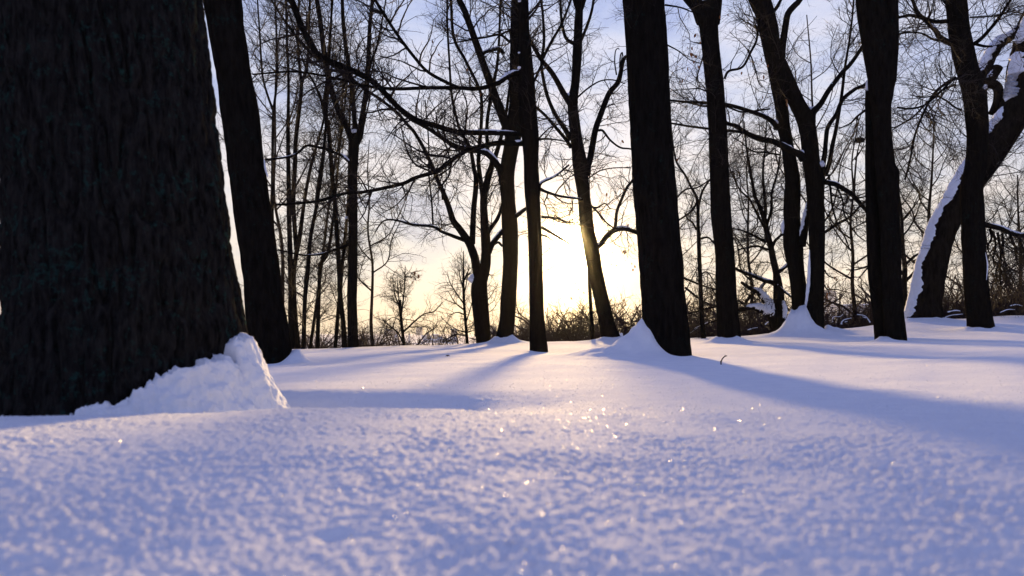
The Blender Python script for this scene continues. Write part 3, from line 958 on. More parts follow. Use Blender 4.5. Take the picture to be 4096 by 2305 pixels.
tg = Tree('linden_tree', 19.6, (1934, 1378), 'short forked trunk splitting low into spreading limbs left of the sun', seed=19)
tg.trunk([(1395, 1903, 1964), (1378, 1905, 1962), (1300, 1896, 1958), (1252, 1890, 1950), (1169, 1884, 1945), (1114, 1890, 1950), (1085, 1900, 1962)], rise=0, n=50, twigs=0)
tg.stem([(1916, 1125, 40), (1905, 1070, 36), (1898, 1030, 34), (1878, 976, 32), (1862, 950, 30), (1835, 912, 28), (1812, 882, 25), (1793, 821, 22), (1771, 766, 19), (1749, 717, 17), (1710, 623, 15), (1661, 535, 14), (1628, 497, 13), (1584, 447, 12), (1512, 392, 12), (1452, 353, 12), (1386, 298, 12), (1308, 248, 13), (1247, 215, 12)], n=90, twigs=1.3, dd=-1.5, name='limb')
tg.limb([(1876, 968), (1837, 954), (1800, 940), (1765, 926), (1732, 907), (1655, 899), (1600, 885), (1562, 879), (1529, 888), (1500, 930)], 16, 5, dd=0.8, twigs=1.4, snow=[(.25, .8, .5, .7)])
tg.stem([(1888, 975, 26), (1890, 948, 24), (1895, 838, 22), (1903, 755, 20), (1903, 700, 19), (1898, 690, 18), (1881, 596, 15), (1850, 540, 13), (1832, 497, 12), (1815, 425, 11), (1804, 359, 10), (1798, 250, 9), (1790, 120, 8), (1788, 0, 8)], n=70, twigs=1.2, dd=0.8)
tg.stem([(1926, 1120, 50), (1940, 1068, 44), (1944, 1020, 40), (1945, 976, 36), (1939, 893, 32), (1934, 810, 29), (1942, 755, 28), (1957, 695, 26), (1972, 650, 22), (1986, 612, 19), (2008, 535, 15), (2025, 450, 12)], n=60, twigs=1.2, dd=0.5)
tg.stem([(1936, 1000, 22), (1931, 880, 20), (1930, 780, 20), (1918, 690, 18), (1914, 634, 17), (1925, 497, 14), (1925, 386, 13), (1903, 325, 13), (1859, 237, 12), (1815, 149, 12), (1804, 0, 11)], n=70, d=20.2, twigs=1.2, dd=0.8)
tg.stem([(1950, 600, 16), (1948, 497, 14), (1964, 386, 13), (1986, 276, 12), (1995, 180, 10), (2000, 60, 9)], d=19.9, twigs=1.1)
tg.limb([(1955, 1010), (1968, 980), (1986, 955), (2014, 921), (2035, 905)], 24, 16, dd=-0.6, twigs=0.4, snow=[(.15, .95, .6, .85)])
tg.limb([(1950, 935), (1961, 915), (1986, 882), (2000, 850), (2008, 815)], 20, 12, dd=0.8, twigs=0.5)
tg.limb([(1972, 980), (1995, 970), (2008, 985), (1990, 968)], 10, 6, dd=-0.3, twigs=0)
tg.limb([(1732, 900), (1727, 810), (1716, 700), (1714, 560), (1700, 400)], 8, 5, d=19.8, twigs=1.0)
tg.limb([(1771, 800), (1770, 740), (1800, 690), (1790, 600), (1750, 520)], 9, 5, d=19.4, twigs=1.0)
tg.lump(1868, 950, 14, 12)
tg.lump(1915, 1050, 12, 14)
tg.lump(1892, 1112, 10, 40)
tg.crown(210, 6, 5, l1=(0.6, 2.0), l2=(0.25, 0.85), tr=(0.15, 0.95), r1=(.007, .016), r2=(.004, .007), r3=(.0026, .004))
tg.leaves([(1657, 1085, 18), (1655, 1098, 20), (1660, 1108, 18), (1655, 1120, 18), (1651, 1124, 14), (1672, 1098, 16), (1671, 1104, 12), (1730, 160, 16), (1690, 165, 12), (1870, 273, 14), (1922, 372, 14), (1820, 232, 12), (1752, 215, 12), (1812, 75, 10), (1908, 735, 14), (2080, 888, 10), (2092, 884, 10)], d=19.2)

th_ = Tree('young_tree', 20.2, (1957, 1377), 'thin stem touching the right side of the short forked trunk', seed=20)
th_.trunk([(1390, 1948, 1966), (1377, 1949, 1965), (1300, 1944, 1960), (1197, 1937, 1952), (1120, 1934, 1948)], sides=10, n=30, twigs=0.8, rise=1.5)
th_.crown(14, 5, 4, l1=(0.4, 1.4), tr=(0.35, 1))

t8 = Tree('linden_tree', 13.0, (2916, 1372), 'dark trunk on a small snow mound, right of the stout grey trunk, forking high', seed=18)
t8.trunk([(1390, 2866, 2972), (1372, 2868, 2966), (1252, 2865, 2956), (1169, 2862, 2948), (1003, 2859, 2937), (866, 2843, 2925), (772, 2841, 2920), (634, 2837, 2914), (524, 2834, 2909), (414, 2826, 2901), (331, 2821, 2895), (248, 2812, 2884), (166, 2804, 2876), (110, 2797, 2873), (60, 2788, 2876), (20, 2776, 2882)], n=110, twigs=0.5, rise=0)
t8.stem([(2820, 80, 70), (2790, 25, 55), (2755, -10, 45), (2700, -90, 36)], sides=14, twigs=1.0, rise=1.5)
t8.stem([(2845, 90, 70), (2858, 30, 58), (2866, -30, 48), (2880, -140, 36)], sides=14, twigs=1.0, rise=1.5)
t8.limb([(2898, 316), (2915, 285), (2970, 268), (3005, 205), (3025, 165), (3032, 120), (3040, 70)], 10, 9, dd=-0.6, twigs=1.4)
t8.limb([(2990, 200), (3010, 240), (3025, 290), (3035, 330), (3050, 350)], 6, 4, d=12.6, twigs=1.0)
t8.limb([(2812, 230), (2796, 280), (2785, 320), (2782, 340)], 6, 3, dd=-0.4, twigs=0.5)
t8.limb([(2824, 365), (2795, 355), (2750, 357), (2705, 362)], 6, 3, dd=-0.4, twigs=1.0)
t8.limb([(2895, 420), (2960, 447), (3010, 445), (3080, 436)], 8, 6, dd=0.3, twigs=0.7)
t8.crown(95, 6, 5, l1=(0.5, 1.5), l2=(0.2, 0.7), l3=(0.08, 0.3), tr=(0.42, 0.95), r1=(.004, .010), r2=(.0024, .0045), r3=(.0018, .0026))
t8.leaves([(2790, 132, 16), (2800, 165, 12), (3048, 170, 14), (3045, 232, 18), (3055, 300, 18), (2968, 286, 14), (2770, 215, 12), (2880, 62, 14), (2912, 56, 10), (3050, 385, 12)], d=12.6)

t9 = Tree('linden_tree', 17.6, (3225, 1322), 'twin-stemmed tree with snow heaped between its two dark trunks', seed=21)
t9.trunk([(1345, 3150, 3250), (1325, 3160, 3240), (1252, 3168, 3235), (1169, 3163, 3229), (1086, 3152, 3218), (976, 3132, 3212), (866, 3133, 3201), (772, 3137, 3203), (717, 3138, 3201), (579, 3124, 3174), (497, 3108, 3160), (430, 3100, 3152), (303, 3075, 3130), (166, 3045, 3100), (0, 3010, 3060), (-150, 2990, 3030)], n=100, twigs=0.6, d=17.9)
t9.trunk([(1340, 3222, 3300), (1310, 3228, 3298), (1252, 3223, 3298), (1169, 3229, 3298), (1031, 3238, 3300), (921, 3234, 3300), (810, 3228, 3298), (700, 3218, 3298), (662, 3212, 3284), (552, 3201, 3267), (480, 3185, 3258), (414, 3157, 3220), (331, 3113, 3181), (250, 3085, 3145), (193, 3058, 3124), (110, 3041, 3113), (44, 3018, 3096), (0, 2997, 3080), (-200, 2930, 2990)], n=110, twigs=0.6, d=17.3)
t9.stem([(3120, 260, 34), (3130, 182, 28), (3141, 110, 26), (3152, 55, 25), (3179, 22, 24), (3199, 0, 22), (3240, -80, 18)], d=17.4, twigs=1.0, snow=[(.45, .65, .5, .6)])
t9.stem([(3100, 40, 14), (3118, 10, 12), (3140, -40, 10)], d=17.4, twigs=1.0)
t9.limb([(3105, 515), (3099, 497), (3063, 469), (2986, 441), (2909, 419), (2840, 412), (2740, 408), (2683, 402)], 22, 8, dd=-1.2, twigs=0.9, d=17.6, snow=[(0.02, .3, .5, .7)])
t9.limb([(2880, 415), (2830, 425), (2790, 420), (2730, 405)], 10, 6, d=16.6)
t9.limb([(3215, 640), (3200, 618), (3174, 607), (3097, 568), (3041, 557), (2980, 530), (2945, 505), (2909, 494), (2880, 470)], 32, 12, dd=-0.6, twigs=1.0, d=17.0, snow=[(.1, .35, .5, .7)])
t9.limb([(2975, 530), (2909, 522), (2840, 516), (2760, 506), (2688, 494)], 12, 8, d=16.6, dd=-0.4)
t9.limb([(3120, 620), (3060, 610), (3010, 605), (2965, 570), (2930, 550)], 8, 4, d=17.8)
t9.stem([(3245, 490, 34), (3251, 452, 28), (3284, 414, 22), (3317, 359, 20), (3372, 287, 17), (3400, 259, 16), (3449, 188, 14), (3480, 120, 12)], d=17.3, twigs=1.0, dd=0.5, snow=[(0.3, .5, .5, .7)])
t9.stem([(3285, 720, 30), (3288, 673, 24), (3298, 623, 19), (3304, 560, 17), (3312, 508, 17), (3345, 458, 17), (3372, 397, 16), (3427, 353, 14), (3465, 334, 12)], d=17.4, twigs=1.0, dd=0.8)
t9.stem([(3300, 700, 22), (3318, 650, 18), (3330, 580, 16), (3345, 513, 14), (3366, 386, 12), (3380, 270, 10), (3398, 160, 8), (3410, 60, 7)], d=17.8, twigs=1.0, dd=0.8)
t9.limb([(3295, 728), (3345, 739), (3372, 755), (3400, 772), (3427, 799), (3471, 849), (3500, 890)], 20, 14, d=17.3, dd=-0.6, twigs=1.3, snow=[(0.0, 0.35, .5, .7)])
t9.limb([(3300, 929), (3356, 893), (3400, 868), (3443, 821), (3480, 790)], 12, 8, d=17.6, twigs=1.2)
t9.limb([(3315, 700), (3322, 760), (3330, 830), (3352, 900), (3380, 950), (3400, 1000)], 10, 5, d=17.6, dd=-0.4, twigs=1.4)
t9.limb([(3345, 745), (3370, 800), (3378, 860), (3420, 930), (3460, 965)], 8, 4, d=17.0, twigs=1.4)
t9.stem([(3205, 985, 34), (3212, 945, 32), (3222, 890, 26), (3232, 830, 20), (3240, 780, 14)], d=17.7, rise=0, twigs=0.2, snow=[(0.15, .95, .6, .8, (-.8, 0, .3))])
t9.limb([(3298, 1140), (3310, 1158), (3345, 1158), (3368, 1164), (3400, 1172)], 6, 3, d=17.2, twigs=0.3)
t9.limb([(3299, 1080), (3310, 1100), (3335, 1112), (3350, 1105)], 6, 3, d=17.2, twigs=0.5)
t9.snow([P(3222, 1230, 17.2), P(3232, 1150, 17.2), P(3236, 1080, 17.2), P(3238, 1000, 17.2)], [0.05, 0.045, 0.04, 0.02], 0, 1, off=0.0, size=0.9)
t9.lump(3228, 438, 60, 26)
t9.lump(3098, 490, 14, 30, d=17.7)
t9.lump(3203, 610, 18, 24, d=17.2)
t9.lump(3284, 655, 12, 28, d=17.2)
t9.snow([P(3131, 935, 17.75), P(3130, 905, 17.75), P(3134, 880, 17.75)], [0.03, 0.05, 0.025], 0, 1, off=0, size=0.9)
t9.crown(190, 6, 5, l1=(0.6, 2.0), l2=(0.25, 0.9), tr=(0.4, 0.95), r1=(.006, .014), r2=(.0034, .006), r3=(.0024, .0036))
t9.leaves([(3142, 398, 20), (3147, 408, 24), (3150, 402, 18), (3074, 258, 16), (3310, 1140, 14), (3316, 1150, 16), (3320, 1165, 16), (3310, 1170, 14), (3306, 1185, 14), (3324, 1155, 12), (3312, 1178, 14), (3340, 1105, 14), (3348, 1112, 12)], d=17.0)

t10 = Tree('linden_tree', 11.2, (3583, 1364), 'smooth dark trunk with a thinner trunk close behind its left side', seed=22)
t10.trunk([(1380, 3536, 3634), (1362, 3537, 3629), (1252, 3532, 3617), (1141, 3526, 3609), (976, 3520, 3604), (921, 3520, 3603), (772, 3508, 3600), (700, 3502, 3600), (662, 3500, 3583), (552, 3493, 3568), (441, 3485, 3566), (380, 3474, 3576), (331, 3470, 3582), (276, 3468, 3586), (200, 3466, 3588), (120, 3455, 3590)], n=120, rise=0, twigs=0)
t10.stem([(3520, 300, 95), (3505, 170, 105), (3490, 60, 108), (3484, 0, 108), (3470, -200, 90)], sides=20, n=40, rise=2, twigs=0.4)
t10.stem([(3555, 330, 55), (3563, 200, 56), (3566, 80, 52), (3566, 0, 50), (3575, -200, 42)], sides=16, n=40, d=11.1, rise=2, twigs=0.4)
t10.trunk([(1370, 3495, 3560), (1345, 3497, 3560), (1252, 3490, 3550), (1086, 3470, 3540), (921, 3464, 3530), (772, 3462, 3522), (662, 3460, 3515), (552, 3461, 3510), (430, 3459, 3505), (365, 3460, 3500), (335, 3466, 3492)], d=11.5, n=80, rise=0, twigs=0)
t10.snow([P(3470, 362, 11.4), P(3473, 335, 11.4), P(3478, 310, 11.4)], [0.05, 0.045, 0.02], 0, 1, off=0.0, size=0.8)
t10.limb([(3465, 440), (3430, 465), (3400, 495), (3355, 515)], 10, 5, dd=0.6, d=11.5, twigs=1.0)
t10.limb([(3480, 1062), (3450, 1072), (3420, 1080), (3385, 1080)], 8, 4, d=11.6, twigs=1.3)
t10.limb([(3480, 1062), (3455, 1090), (3430, 1122)], 7, 4, d=11.6, twigs=0.8)
t10.limb([(3590, 430), (3640, 435), (3700, 420), (3760, 370), (3800, 330), (3830, 312)], 8, 8, dd=1.5, twigs=1.5)
t10.crown(55, 6, 5, l1=(0.5, 1.5), l2=(0.2, 0.7), l3=(0.08, 0.3), r1=(.004, .009), r2=(.0024, .004), r3=(.0017, .0025), droop=0.06)

t11 = Tree('linden_tree', 14.8, (3922, 1318), 'bent dark trunk second from the right edge, standing in front of the snowy leaning trunk', seed=23)
t11.trunk([(1335, 3860, 3990), (1318, 3864, 3982), (1307, 3866, 3979), (1224, 3860, 3965), (1114, 3852, 3954), (976, 3846, 3946), (866, 3843, 3941), (755, 3841, 3934), (662, 3857, 3948), (552, 3866, 3957), (441, 3857, 3954), (359, 3844, 3946), (276, 3824, 3915), (193, 3802, 3896), (110, 3791, 3879), (0, 3780, 3869), (-260, 3760, 3830)], n=110, twigs=0.6)
t11.limb([(3792, 85), (3740, 87), (3690, 72), (3640, 62), (3590, 72)], 18, 10, dd=-1, twigs=1.2)
t11.limb([(3805, 175), (3760, 150), (3740, 120), (3700, 80), (3670, 50), (3650, 0)], 22, 12, dd=0.8, twigs=1.2, snow=[(.25, .6, .6, .8)])
t11.limb([(3800, 160), (3740, 160), (3690, 135), (3640, 130), (3590, 138)], 9, 5, dd=-1, twigs=1.2)
t11.limb([(3826, 310), (3790, 330), (3740, 370), (3700, 440), (3660, 540), (3640, 640), (3620, 720)], 12, 7, dd=1.2, twigs=1.6)
t11.limb([(3845, 440), (3820, 430), (3780, 400), (3740, 385), (3690, 390), (3640, 380)], 8, 4, dd=-0.8, twigs=1.4)
t11.limb([(3826, 340), (3780, 355), (3720, 400), (3650, 470), (3600, 500), (3570, 520)], 9, 5, dd=1.0, twigs=1.4)
t11.limb([(3890, 180), (3930, 150), (3990, 80), (4030, 20), (4060, -30)], 16, 10, dd=-0.5, twigs=1.2)
t11.limb([(3880, 70), (3930, 68), (4000, 60), (4060, 40)], 7, 5, dd=-1, twigs=1.2)
t11.limb([(3895, 175), (3935, 185), (3968, 186)], 12, 8, dd=0.5, twigs=0.4)
t11.limb([(3790, 20), (3760, -10), (3720, -50)], 10, 6, dd=0.5, twigs=1)
t11.snow([P(3925, 355, 14.6), P(3938, 348, 14.6), P(3948, 342, 14.6)], [0.04, 0.06, 0.04], 0, 1, off=0, size=0.9)
t11.snow([P(3942, 1010, 14.55), P(3950, 1060, 14.52), P(3946, 1120, 14.5)], [0.008, 0.012, 0.008], 0, 1, off=0, size=1.0)
t11.crown(140, 6, 5, l1=(0.6, 1.9), l2=(0.25, 0.9), r1=(.005, .012), r2=(.003, .005), r3=(.002, .003), up=-0.01, droop=0.10)

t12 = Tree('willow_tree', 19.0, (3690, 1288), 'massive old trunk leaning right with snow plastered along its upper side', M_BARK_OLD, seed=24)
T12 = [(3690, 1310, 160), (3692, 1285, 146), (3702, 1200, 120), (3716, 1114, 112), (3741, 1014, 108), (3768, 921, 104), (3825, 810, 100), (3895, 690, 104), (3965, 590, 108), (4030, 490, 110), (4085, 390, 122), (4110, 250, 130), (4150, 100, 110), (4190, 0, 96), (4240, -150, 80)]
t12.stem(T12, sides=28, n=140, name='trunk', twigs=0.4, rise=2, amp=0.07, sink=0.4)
p3 = [P(x, y, 19.0) for x, y, w in T12]
r3 = [w * .5 / F * 19.0 for x, y, w in T12]
t12.coat(p3, r3, 0.01, 0.60, (-0.98, -0.10, 0.20), half=0.52, rag=0.36, thick=0.055, n=230)
t12.coat(p3, r3, 0.62, 0.75, (-0.95, -0.20, 0.30), half=0.55, rag=0.6, thick=0.05, n=70)
t12.coat(p3, r3, 0.77, 0.93, (-0.96, -0.15, 0.30), half=0.5, rag=0.7, thick=0.05, n=90)
t12.stem([(3905, 340, 46), (3925, 309, 50), (3962, 221, 48), (3995, 177, 44), (4045, 143, 36), (4085, 95, 26)], d=19.6, dd=0.6, sides=14, rise=1.5, twigs=0.5, snow=[(0.0, .95, .5, .85, (-.5, -.4, .6), .3, 60)])
t12.stem([(3950, 330, 40), (3985, 345, 36), (3994, 375, 34), (3985, 420, 30), (3965, 455, 24)], d=19.3, rise=0, sides=12, twigs=0.2)
t12.stem([(3990, 270, 40), (3975, 300, 36), (3955, 330, 34), (3940, 350, 30)], d=19.4, rise=0, sides=12, twigs=0, snow=[(.1, .9, .5, .8)])
t12.limb([(3925, 750), (3934, 739), (4001, 651), (4073, 541), (4100, 500), (4150, 430)], 14, 9, d=18.6, twigs=1.2)
t12.limb([(3920, 895), (3940, 899), (4001, 915), (4056, 937), (4100, 944), (4180, 940)], 22, 18, d=18.4, twigs=2.0, snow=[(.15, .95, .6, .85)])
for (x0, y0, x1, y1) in ((3972, 925, 3978, 1070), (3990, 930, 4005, 1150), (4010, 930, 3990, 1130), (4040, 940, 4070, 1060), (4075, 945, 4110, 1120), (3960, 915, 3955, 1010)):
    t12.limb([(x0, y0), (x0 * .6 + x1 * .4 + 8, y0 * .6 + y1 * .4), (x1 - 5, y0 * .25 + y1 * .75), (x1, y1)], 10, 4, d=18.4, twigs=1.3)
t12.crown(190, 6, 5, l1=(0.7, 2.2), l2=(0.3, 1.0), tr=(0.5, 0.95), r1=(.006, .013), r2=(.0035, .006), r3=(.0024, .0036), up=-0.02, droop=0.14)

t13 = Tree('apple_tree', 20.0, (3121, 1330), 'gnarled low tree with thick snow on its twisted limbs beside the twin trunks', M_BARK_OLD, seed=25)
t13.stem([(3121, 1345, 70), (3121, 1326, 64), (3117, 1280, 52), (3116, 1197, 44), (3110, 1130, 34), (3104, 1086, 26), (3091, 1031, 24), (3080, 976, 23), (3066, 921, 21), (3058, 882, 20), (3040, 830, 16), (3019, 783, 14), (3005, 700, 10), (2990, 620, 8)], sides=18, n=80, name='trunk', twigs=0.8, amp=0.09, sink=0.3, rise=1)
t13.stem([(3058, 885, 14), (3062, 830, 13), (3055, 755, 11), (3052, 680, 9), (3060, 600, 7)], twigs=1.2, rise=1)
t13.stem([(3064, 910, 12), (3085, 840, 11), (3088, 770, 9), (3110, 690, 8)], twigs=1.2, rise=1, dd=0.5)
t13.stem([(3066, 925, 10), (3030, 860, 9), (3000, 800, 8), (2960, 760, 6)], twigs=1.2, rise=1, dd=0.5)
t13.stem([(3105, 1310, 44), (3090, 1270, 40), (3070, 1250, 36), (3040, 1238, 28), (3008, 1230, 20), (2975, 1236, 16), (2950, 1245, 12)], rise=0, twigs=1.0, dd=-0.5, snow=[(.15, .8, .7, 1.15, (-.2, -.4, .8), .3)])
t13.stem([(3100, 1270, 40), (3075, 1225, 36), (3058, 1197, 28), (3036, 1169, 22), (3003, 1155, 16), (2965, 1130, 12)], rise=0, twigs=1.0, dd=-0.3, snow=[(.05, .75, .7, 1.1, (-.2, -.4, .8), .3)])
t13.stem([(3110, 1140, 22), (3080, 1128, 18), (3063, 1125, 16), (3030, 1112, 15), (3008, 1103, 14), (2953, 1081, 12), (2930, 1065, 8)], rise=0, twigs=1.2, dd=-0.5, snow=[(.1, .8, .6, .9)])
t13.stem([(3062, 1128, 12), (3045, 1150, 12), (3030, 1170, 10)], rise=0, twigs=0.3, snow=[(.1, .9, .5, 1.0)])
t13.stem([(3105, 1090, 16), (3120, 1085, 15), (3146, 1064, 12), (3170, 1040, 8)], rise=0, twigs=0.8, snow=[(.2, .9, .6, .9)])
t13.stem([(3110, 1140, 10), (3130, 1160, 9), (3160, 1185, 8), (3180, 1200, 5)], rise=0, d=19.6, twigs=0.6, snow=[(.0, .9, .5, .9)])
t13.stem([(3135, 1280, 14), (3140, 1240, 12), (3130, 1200, 10), (3128, 1190, 6)], rise=0, d=19.7, twigs=0, snow=[(.0, .9, .3, 1.4, (0, -.6, .4), .35)])
t13.stem([(3090, 985, 14), (3100, 965, 12), (3120, 945, 10), (3140, 930, 8)], rise=0, twigs=1.0)
t13.stem([(3072, 1000, 10), (3030, 985, 8), (2990, 990, 7), (2950, 1000, 5)], rise=0, twigs=1.4)
t13.stem([(3064, 970, 12), (3010, 940, 9), (2960, 920, 7), (2930, 915, 5)], rise=0, twigs=1.4)
t13.stem([(3020, 1165, 14), (2990, 1200, 12), (2975, 1215, 9), (2950, 1200, 6)], rise=0, twigs=1.0)
t13.crown(190, 6, 5, l1=(0.5, 1.5), l2=(0.2, 0.7), tr=(0.3, 0.98), r1=(.006, .013), r2=(.0035, .006), r3=(.0024, .0036), up=0.04, wob=0.22)

t14 = Tree('young_tree', 18.0, (2814, 1357), 'slim bare tree standing between the stout grey trunk and the trunk on a mound', seed=27)
t14.trunk([(1370, 2802, 2827), (1357, 2804, 2825), (1252, 2797, 2816), (1141, 2793, 2811), (1031, 2789, 2806), (921, 2786, 2801), (866, 2785, 2799), (800, 2787, 2801)], sides=12, n=60, twigs=1.0, rise=0)
t14.stem([(2793, 830, 12), (2784, 785, 11), (2765, 750, 10), (2740, 700, 9), (2705, 645, 8), (2690, 560, 6)], twigs=1.2, rise=1)
t14.stem([(2796, 815, 11), (2808, 770, 9), (2825, 740, 8), (2850, 700, 6)], twigs=1.2, rise=1)
t14.limb([(2793, 800), (2770, 840), (2740, 865), (2700, 890)], 9, 7, twigs=1.2)
t14.limb([(2700, 800), (2740, 760), (2790, 750), (2840, 720)], 7, 5, d=17.8, twigs=1.2)
t14.limb([(2785, 920), (2770, 890), (2750, 875), (2738, 850)], 8, 5, twigs=1.2)
t14.limb([(2802, 955), (2830, 950), (2850, 965), (2870, 985)], 9, 5, twigs=1.0)
t14.limb([(2800, 1100), (2830, 1090), (2870, 1150)], 6, 4, twigs=1.2)
t14.limb([(2870, 1225), (2830, 1235), (2790, 1245), (2740, 1260)], 10, 4, d=18.6, twigs=1.3)
t14.limb([(2870, 1280), (2830, 1295), (2790, 1310), (2760, 1330)], 6, 3, d=18.6, twigs=1.0, snow=[(.3, .9, .5, .8)])
t14.limb([(2730, 1110), (2790, 1135), (2830, 1150), (2870, 1160)], 9, 6, d=18.4, twigs=1.2)
t14.limb([(2740, 1150), (2790, 1190), (2830, 1215), (2870, 1225)], 9, 6, d=18.4, twigs=1.2)
t14.crown(120, 6, 5, l1=(0.5, 1.5), l2=(0.2, 0.8), tr=(0.2, 0.98), r1=(.005, .011), r2=(.003, .005), r3=(.0024, .0034), wob=0.2)

# ------------------------------------------------------------------ left group of thin trees
GL = 'thin trees of the left group'
def gcrown(t, n=70, **kw):
    t.crown(int(n * .85), 6, 5, l1=(0.5, 1.9), l2=(0.25, 0.9), tr=(0.12, 0.97), r1=(.006, .014), r2=(.0036, .006), r3=(.0026, .0036), **kw)


a1 = Tree('young_tree', 19.4, (1166, 1398), 'leftmost thin pole of the left group, half hidden by the leaning trunk', group=GL, seed=31, bark=M_BARK)
a1.trunk([(1410, 1154, 1180), (1398, 1155, 1179), (1252, 1151, 1178), (1169, 1152, 1178), (1031, 1150, 1172), (860, 1146, 1166), (700, 1145, 1164), (552, 1144, 1160), (331, 1148, 1160), (166, 1143, 1153), (40, 1140, 1150), (-200, 1130, 1138)], sides=10, n=60)
gcrown(a1, 90)
a2 = Tree('young_tree', 20.2, (1192, 1398), 'second thin pole of the left group, forking high into two stems', group=GL, seed=32)
a2.trunk([(1410, 1178, 1206), (1398, 1180, 1204), (1252, 1169, 1190), (1086, 1166, 1186), (948, 1189, 1208), (880, 1200, 1216)], sides=10, n=50, rise=0, twigs=0.5)
a2.stem([(1206, 895, 16), (1217, 810, 14), (1236, 700, 13), (1262, 600, 11), (1290, 500, 9), (1310, 400, 7)], twigs=1)
a2.stem([(1186, 1000, 18), (1178, 900, 18), (1173, 795, 18), (1180, 660, 18), (1184, 552, 17), (1203, 386, 15), (1206, 320, 14)], rise=0, twigs=1)
a2.stem([(1205, 325, 12), (1196, 240, 11), (1192, 150, 10), (1196, 0, 9)], twigs=1)
a2.stem([(1206, 325, 13), (1226, 280, 12), (1234, 190, 11), (1238, 55, 10), (1242, -60, 8)], twigs=1)
gcrown(a2, 130)
a3 = Tree('young_tree', 19.0, (1214, 1399), 'third thin pole of the left group, rising straight beside its neighbour', group=GL, seed=33)
a3.trunk([(1412, 1204, 1224), (1399, 1205, 1223), (1197, 1211, 1229), (1086, 1222, 1240), (948, 1234, 1251), (838, 1256, 1271), (700, 1279, 1292), (600, 1290, 1302), (500, 1298, 1308), (430, 1294, 1304)], sides=10, n=60, rise=0)
a3.stem([(1298, 450, 12), (1296, 400, 11), (1310, 300, 9), (1316, 180, 8), (1330, 20, 7)], twigs=1)
a3.stem([(1262, 838, 9), (1268, 760, 9), (1285, 650, 8), (1297, 560, 7)], twigs=1)
gcrown(a3, 110)
a4 = Tree('young_tree', 19.6, (1270, 1398), 'thin tree of the left group with an elbow halfway up its stem', group=GL, seed=34)
a4.trunk([(1410, 1260, 1280), (1398, 1261, 1279), (1197, 1267, 1283), (1080, 1271, 1287), (1055, 1274, 1291), (1009, 1304, 1318), (910, 1322, 1334), (800, 1335, 1345), (720, 1342, 1351), (600, 1354, 1362)], sides=10, n=60)
gcrown(a4, 80)
a5 = Tree('young_tree', 19.9, (1341, 1397), 'thinner of two poles leaning together at the foot in the left group', group=GL, seed=35)
a5.trunk([(1410, 1332, 1350), (1397, 1333, 1349), (1252, 1344, 1360), (1170, 1352, 1368), (1060, 1362, 1377), (940, 1374, 1388), (820, 1386, 1397), (700, 1390, 1400)], sides=10, n=50)
gcrown(a5, 60)
a6 = Tree('young_tree', 19.2, (1377, 1396), 'taller of two poles leaning together at the foot in the left group', group=GL, seed=36)
a6.trunk([(1410, 1365, 1391), (1396, 1367, 1389), (1300, 1364, 1384), (1197, 1352, 1372), (1086, 1347, 1367), (976, 1341, 1360), (810, 1330, 1348), (700, 1319, 1337), (607, 1313, 1331), (497, 1303, 1320), (441, 1290, 1306), (331, 1300, 1314), (230, 1310, 1322)], sides=10, n=70)
a6.stem([(1300, 470, 12), (1284, 400, 11), (1255, 330, 9), (1222, 270, 7)], twigs=1)
gcrown(a6, 90)
a7 = Tree('linden_tree', 18.8, (1410, 1395), 'thickest trunk of the left group, dividing into three limbs halfway up', group=GL, seed=37)
a7.trunk([(1410, 1388, 1438), (1395, 1389, 1436), (1300, 1390, 1432), (1197, 1388, 1428), (1086, 1391, 1430), (976, 1393, 1431), (810, 1394, 1431), (700, 1395, 1431), (600, 1397, 1436), (560, 1398, 1438)], sides=16, n=70, rise=0, twigs=0.6)
a7.stem([(1410, 575, 26), (1397, 535, 25), (1380, 490, 24), (1358, 452, 24), (1325, 359, 23), (1308, 276, 22), (1294, 193, 21), (1281, 83, 19), (1267, 0, 18), (1250, -100, 14)], twigs=1, dd=-0.5)
a7.stem([(1420, 560, 22), (1419, 497, 20), (1408, 359, 19), (1388, 221, 17), (1374, 110, 15), (1369, 0, 14), (1366, -120, 11)], twigs=1, dd=0.5)
a7.stem([(1428, 575, 26), (1443, 497, 22), (1466, 359, 21), (1474, 221, 18), (1479, 110, 16), (1490, 0, 15), (1500, -120, 12)], twigs=1)
a7.stem([(1478, 280, 10), (1485, 248, 9), (1506, 193, 8), (1523, 110, 7), (1543, 0, 6)], twigs=1)
a7.stem([(1432, 570, 8), (1446, 555, 8), (1458, 490, 7), (1478, 400, 6)], rise=0.4, twigs=1)
a7.limb([(1405, 655), (1396, 648), (1370, 625), (1341, 612), (1297, 596), (1231, 582), (1200, 605), (1176, 621), (1132, 632), (1060, 639)], 13, 8, dd=-1.0, twigs=1.0, snow=[(0.0, 0.16, .6, 1.0), (0.62, .95, .5, .7)])
a7.limb([(1398, 975), (1370, 990), (1330, 1003), (1290, 1016), (1230, 1022), (1180, 1015), (1110, 998)], 12, 5, dd=-0.8, twigs=1.0, snow=[(.28, .7, .5, .7)])
a7.limb([(1392, 960), (1376, 1010), (1366, 1060)], 8, 5, dd=0.3)
a7.lump(1418, 525, 26, 20)
a7.lump(1386, 870, 8, 12)
gcrown(a7, 150)
a8 = Tree('young_tree', 22.0, (1300, 1400), 'slanting thin stem crossing behind the poles of the left group', group=GL, seed=38)
a8.trunk([(1415, 1232, 1246), (1350, 1240, 1254), (1200, 1262, 1275), (1050, 1282, 1294), (900, 1300, 1311), (760, 1318, 1328), (640, 1338, 1347), (500, 1365, 1373)], sides=8, n=50)
gcrown(a8, 110)
a9 = Tree('young_tree', 22.5, (1085, 1405), 'thin tree seen in the gap right of the leaning trunk, forked like a tuning fork', group=GL, seed=39)
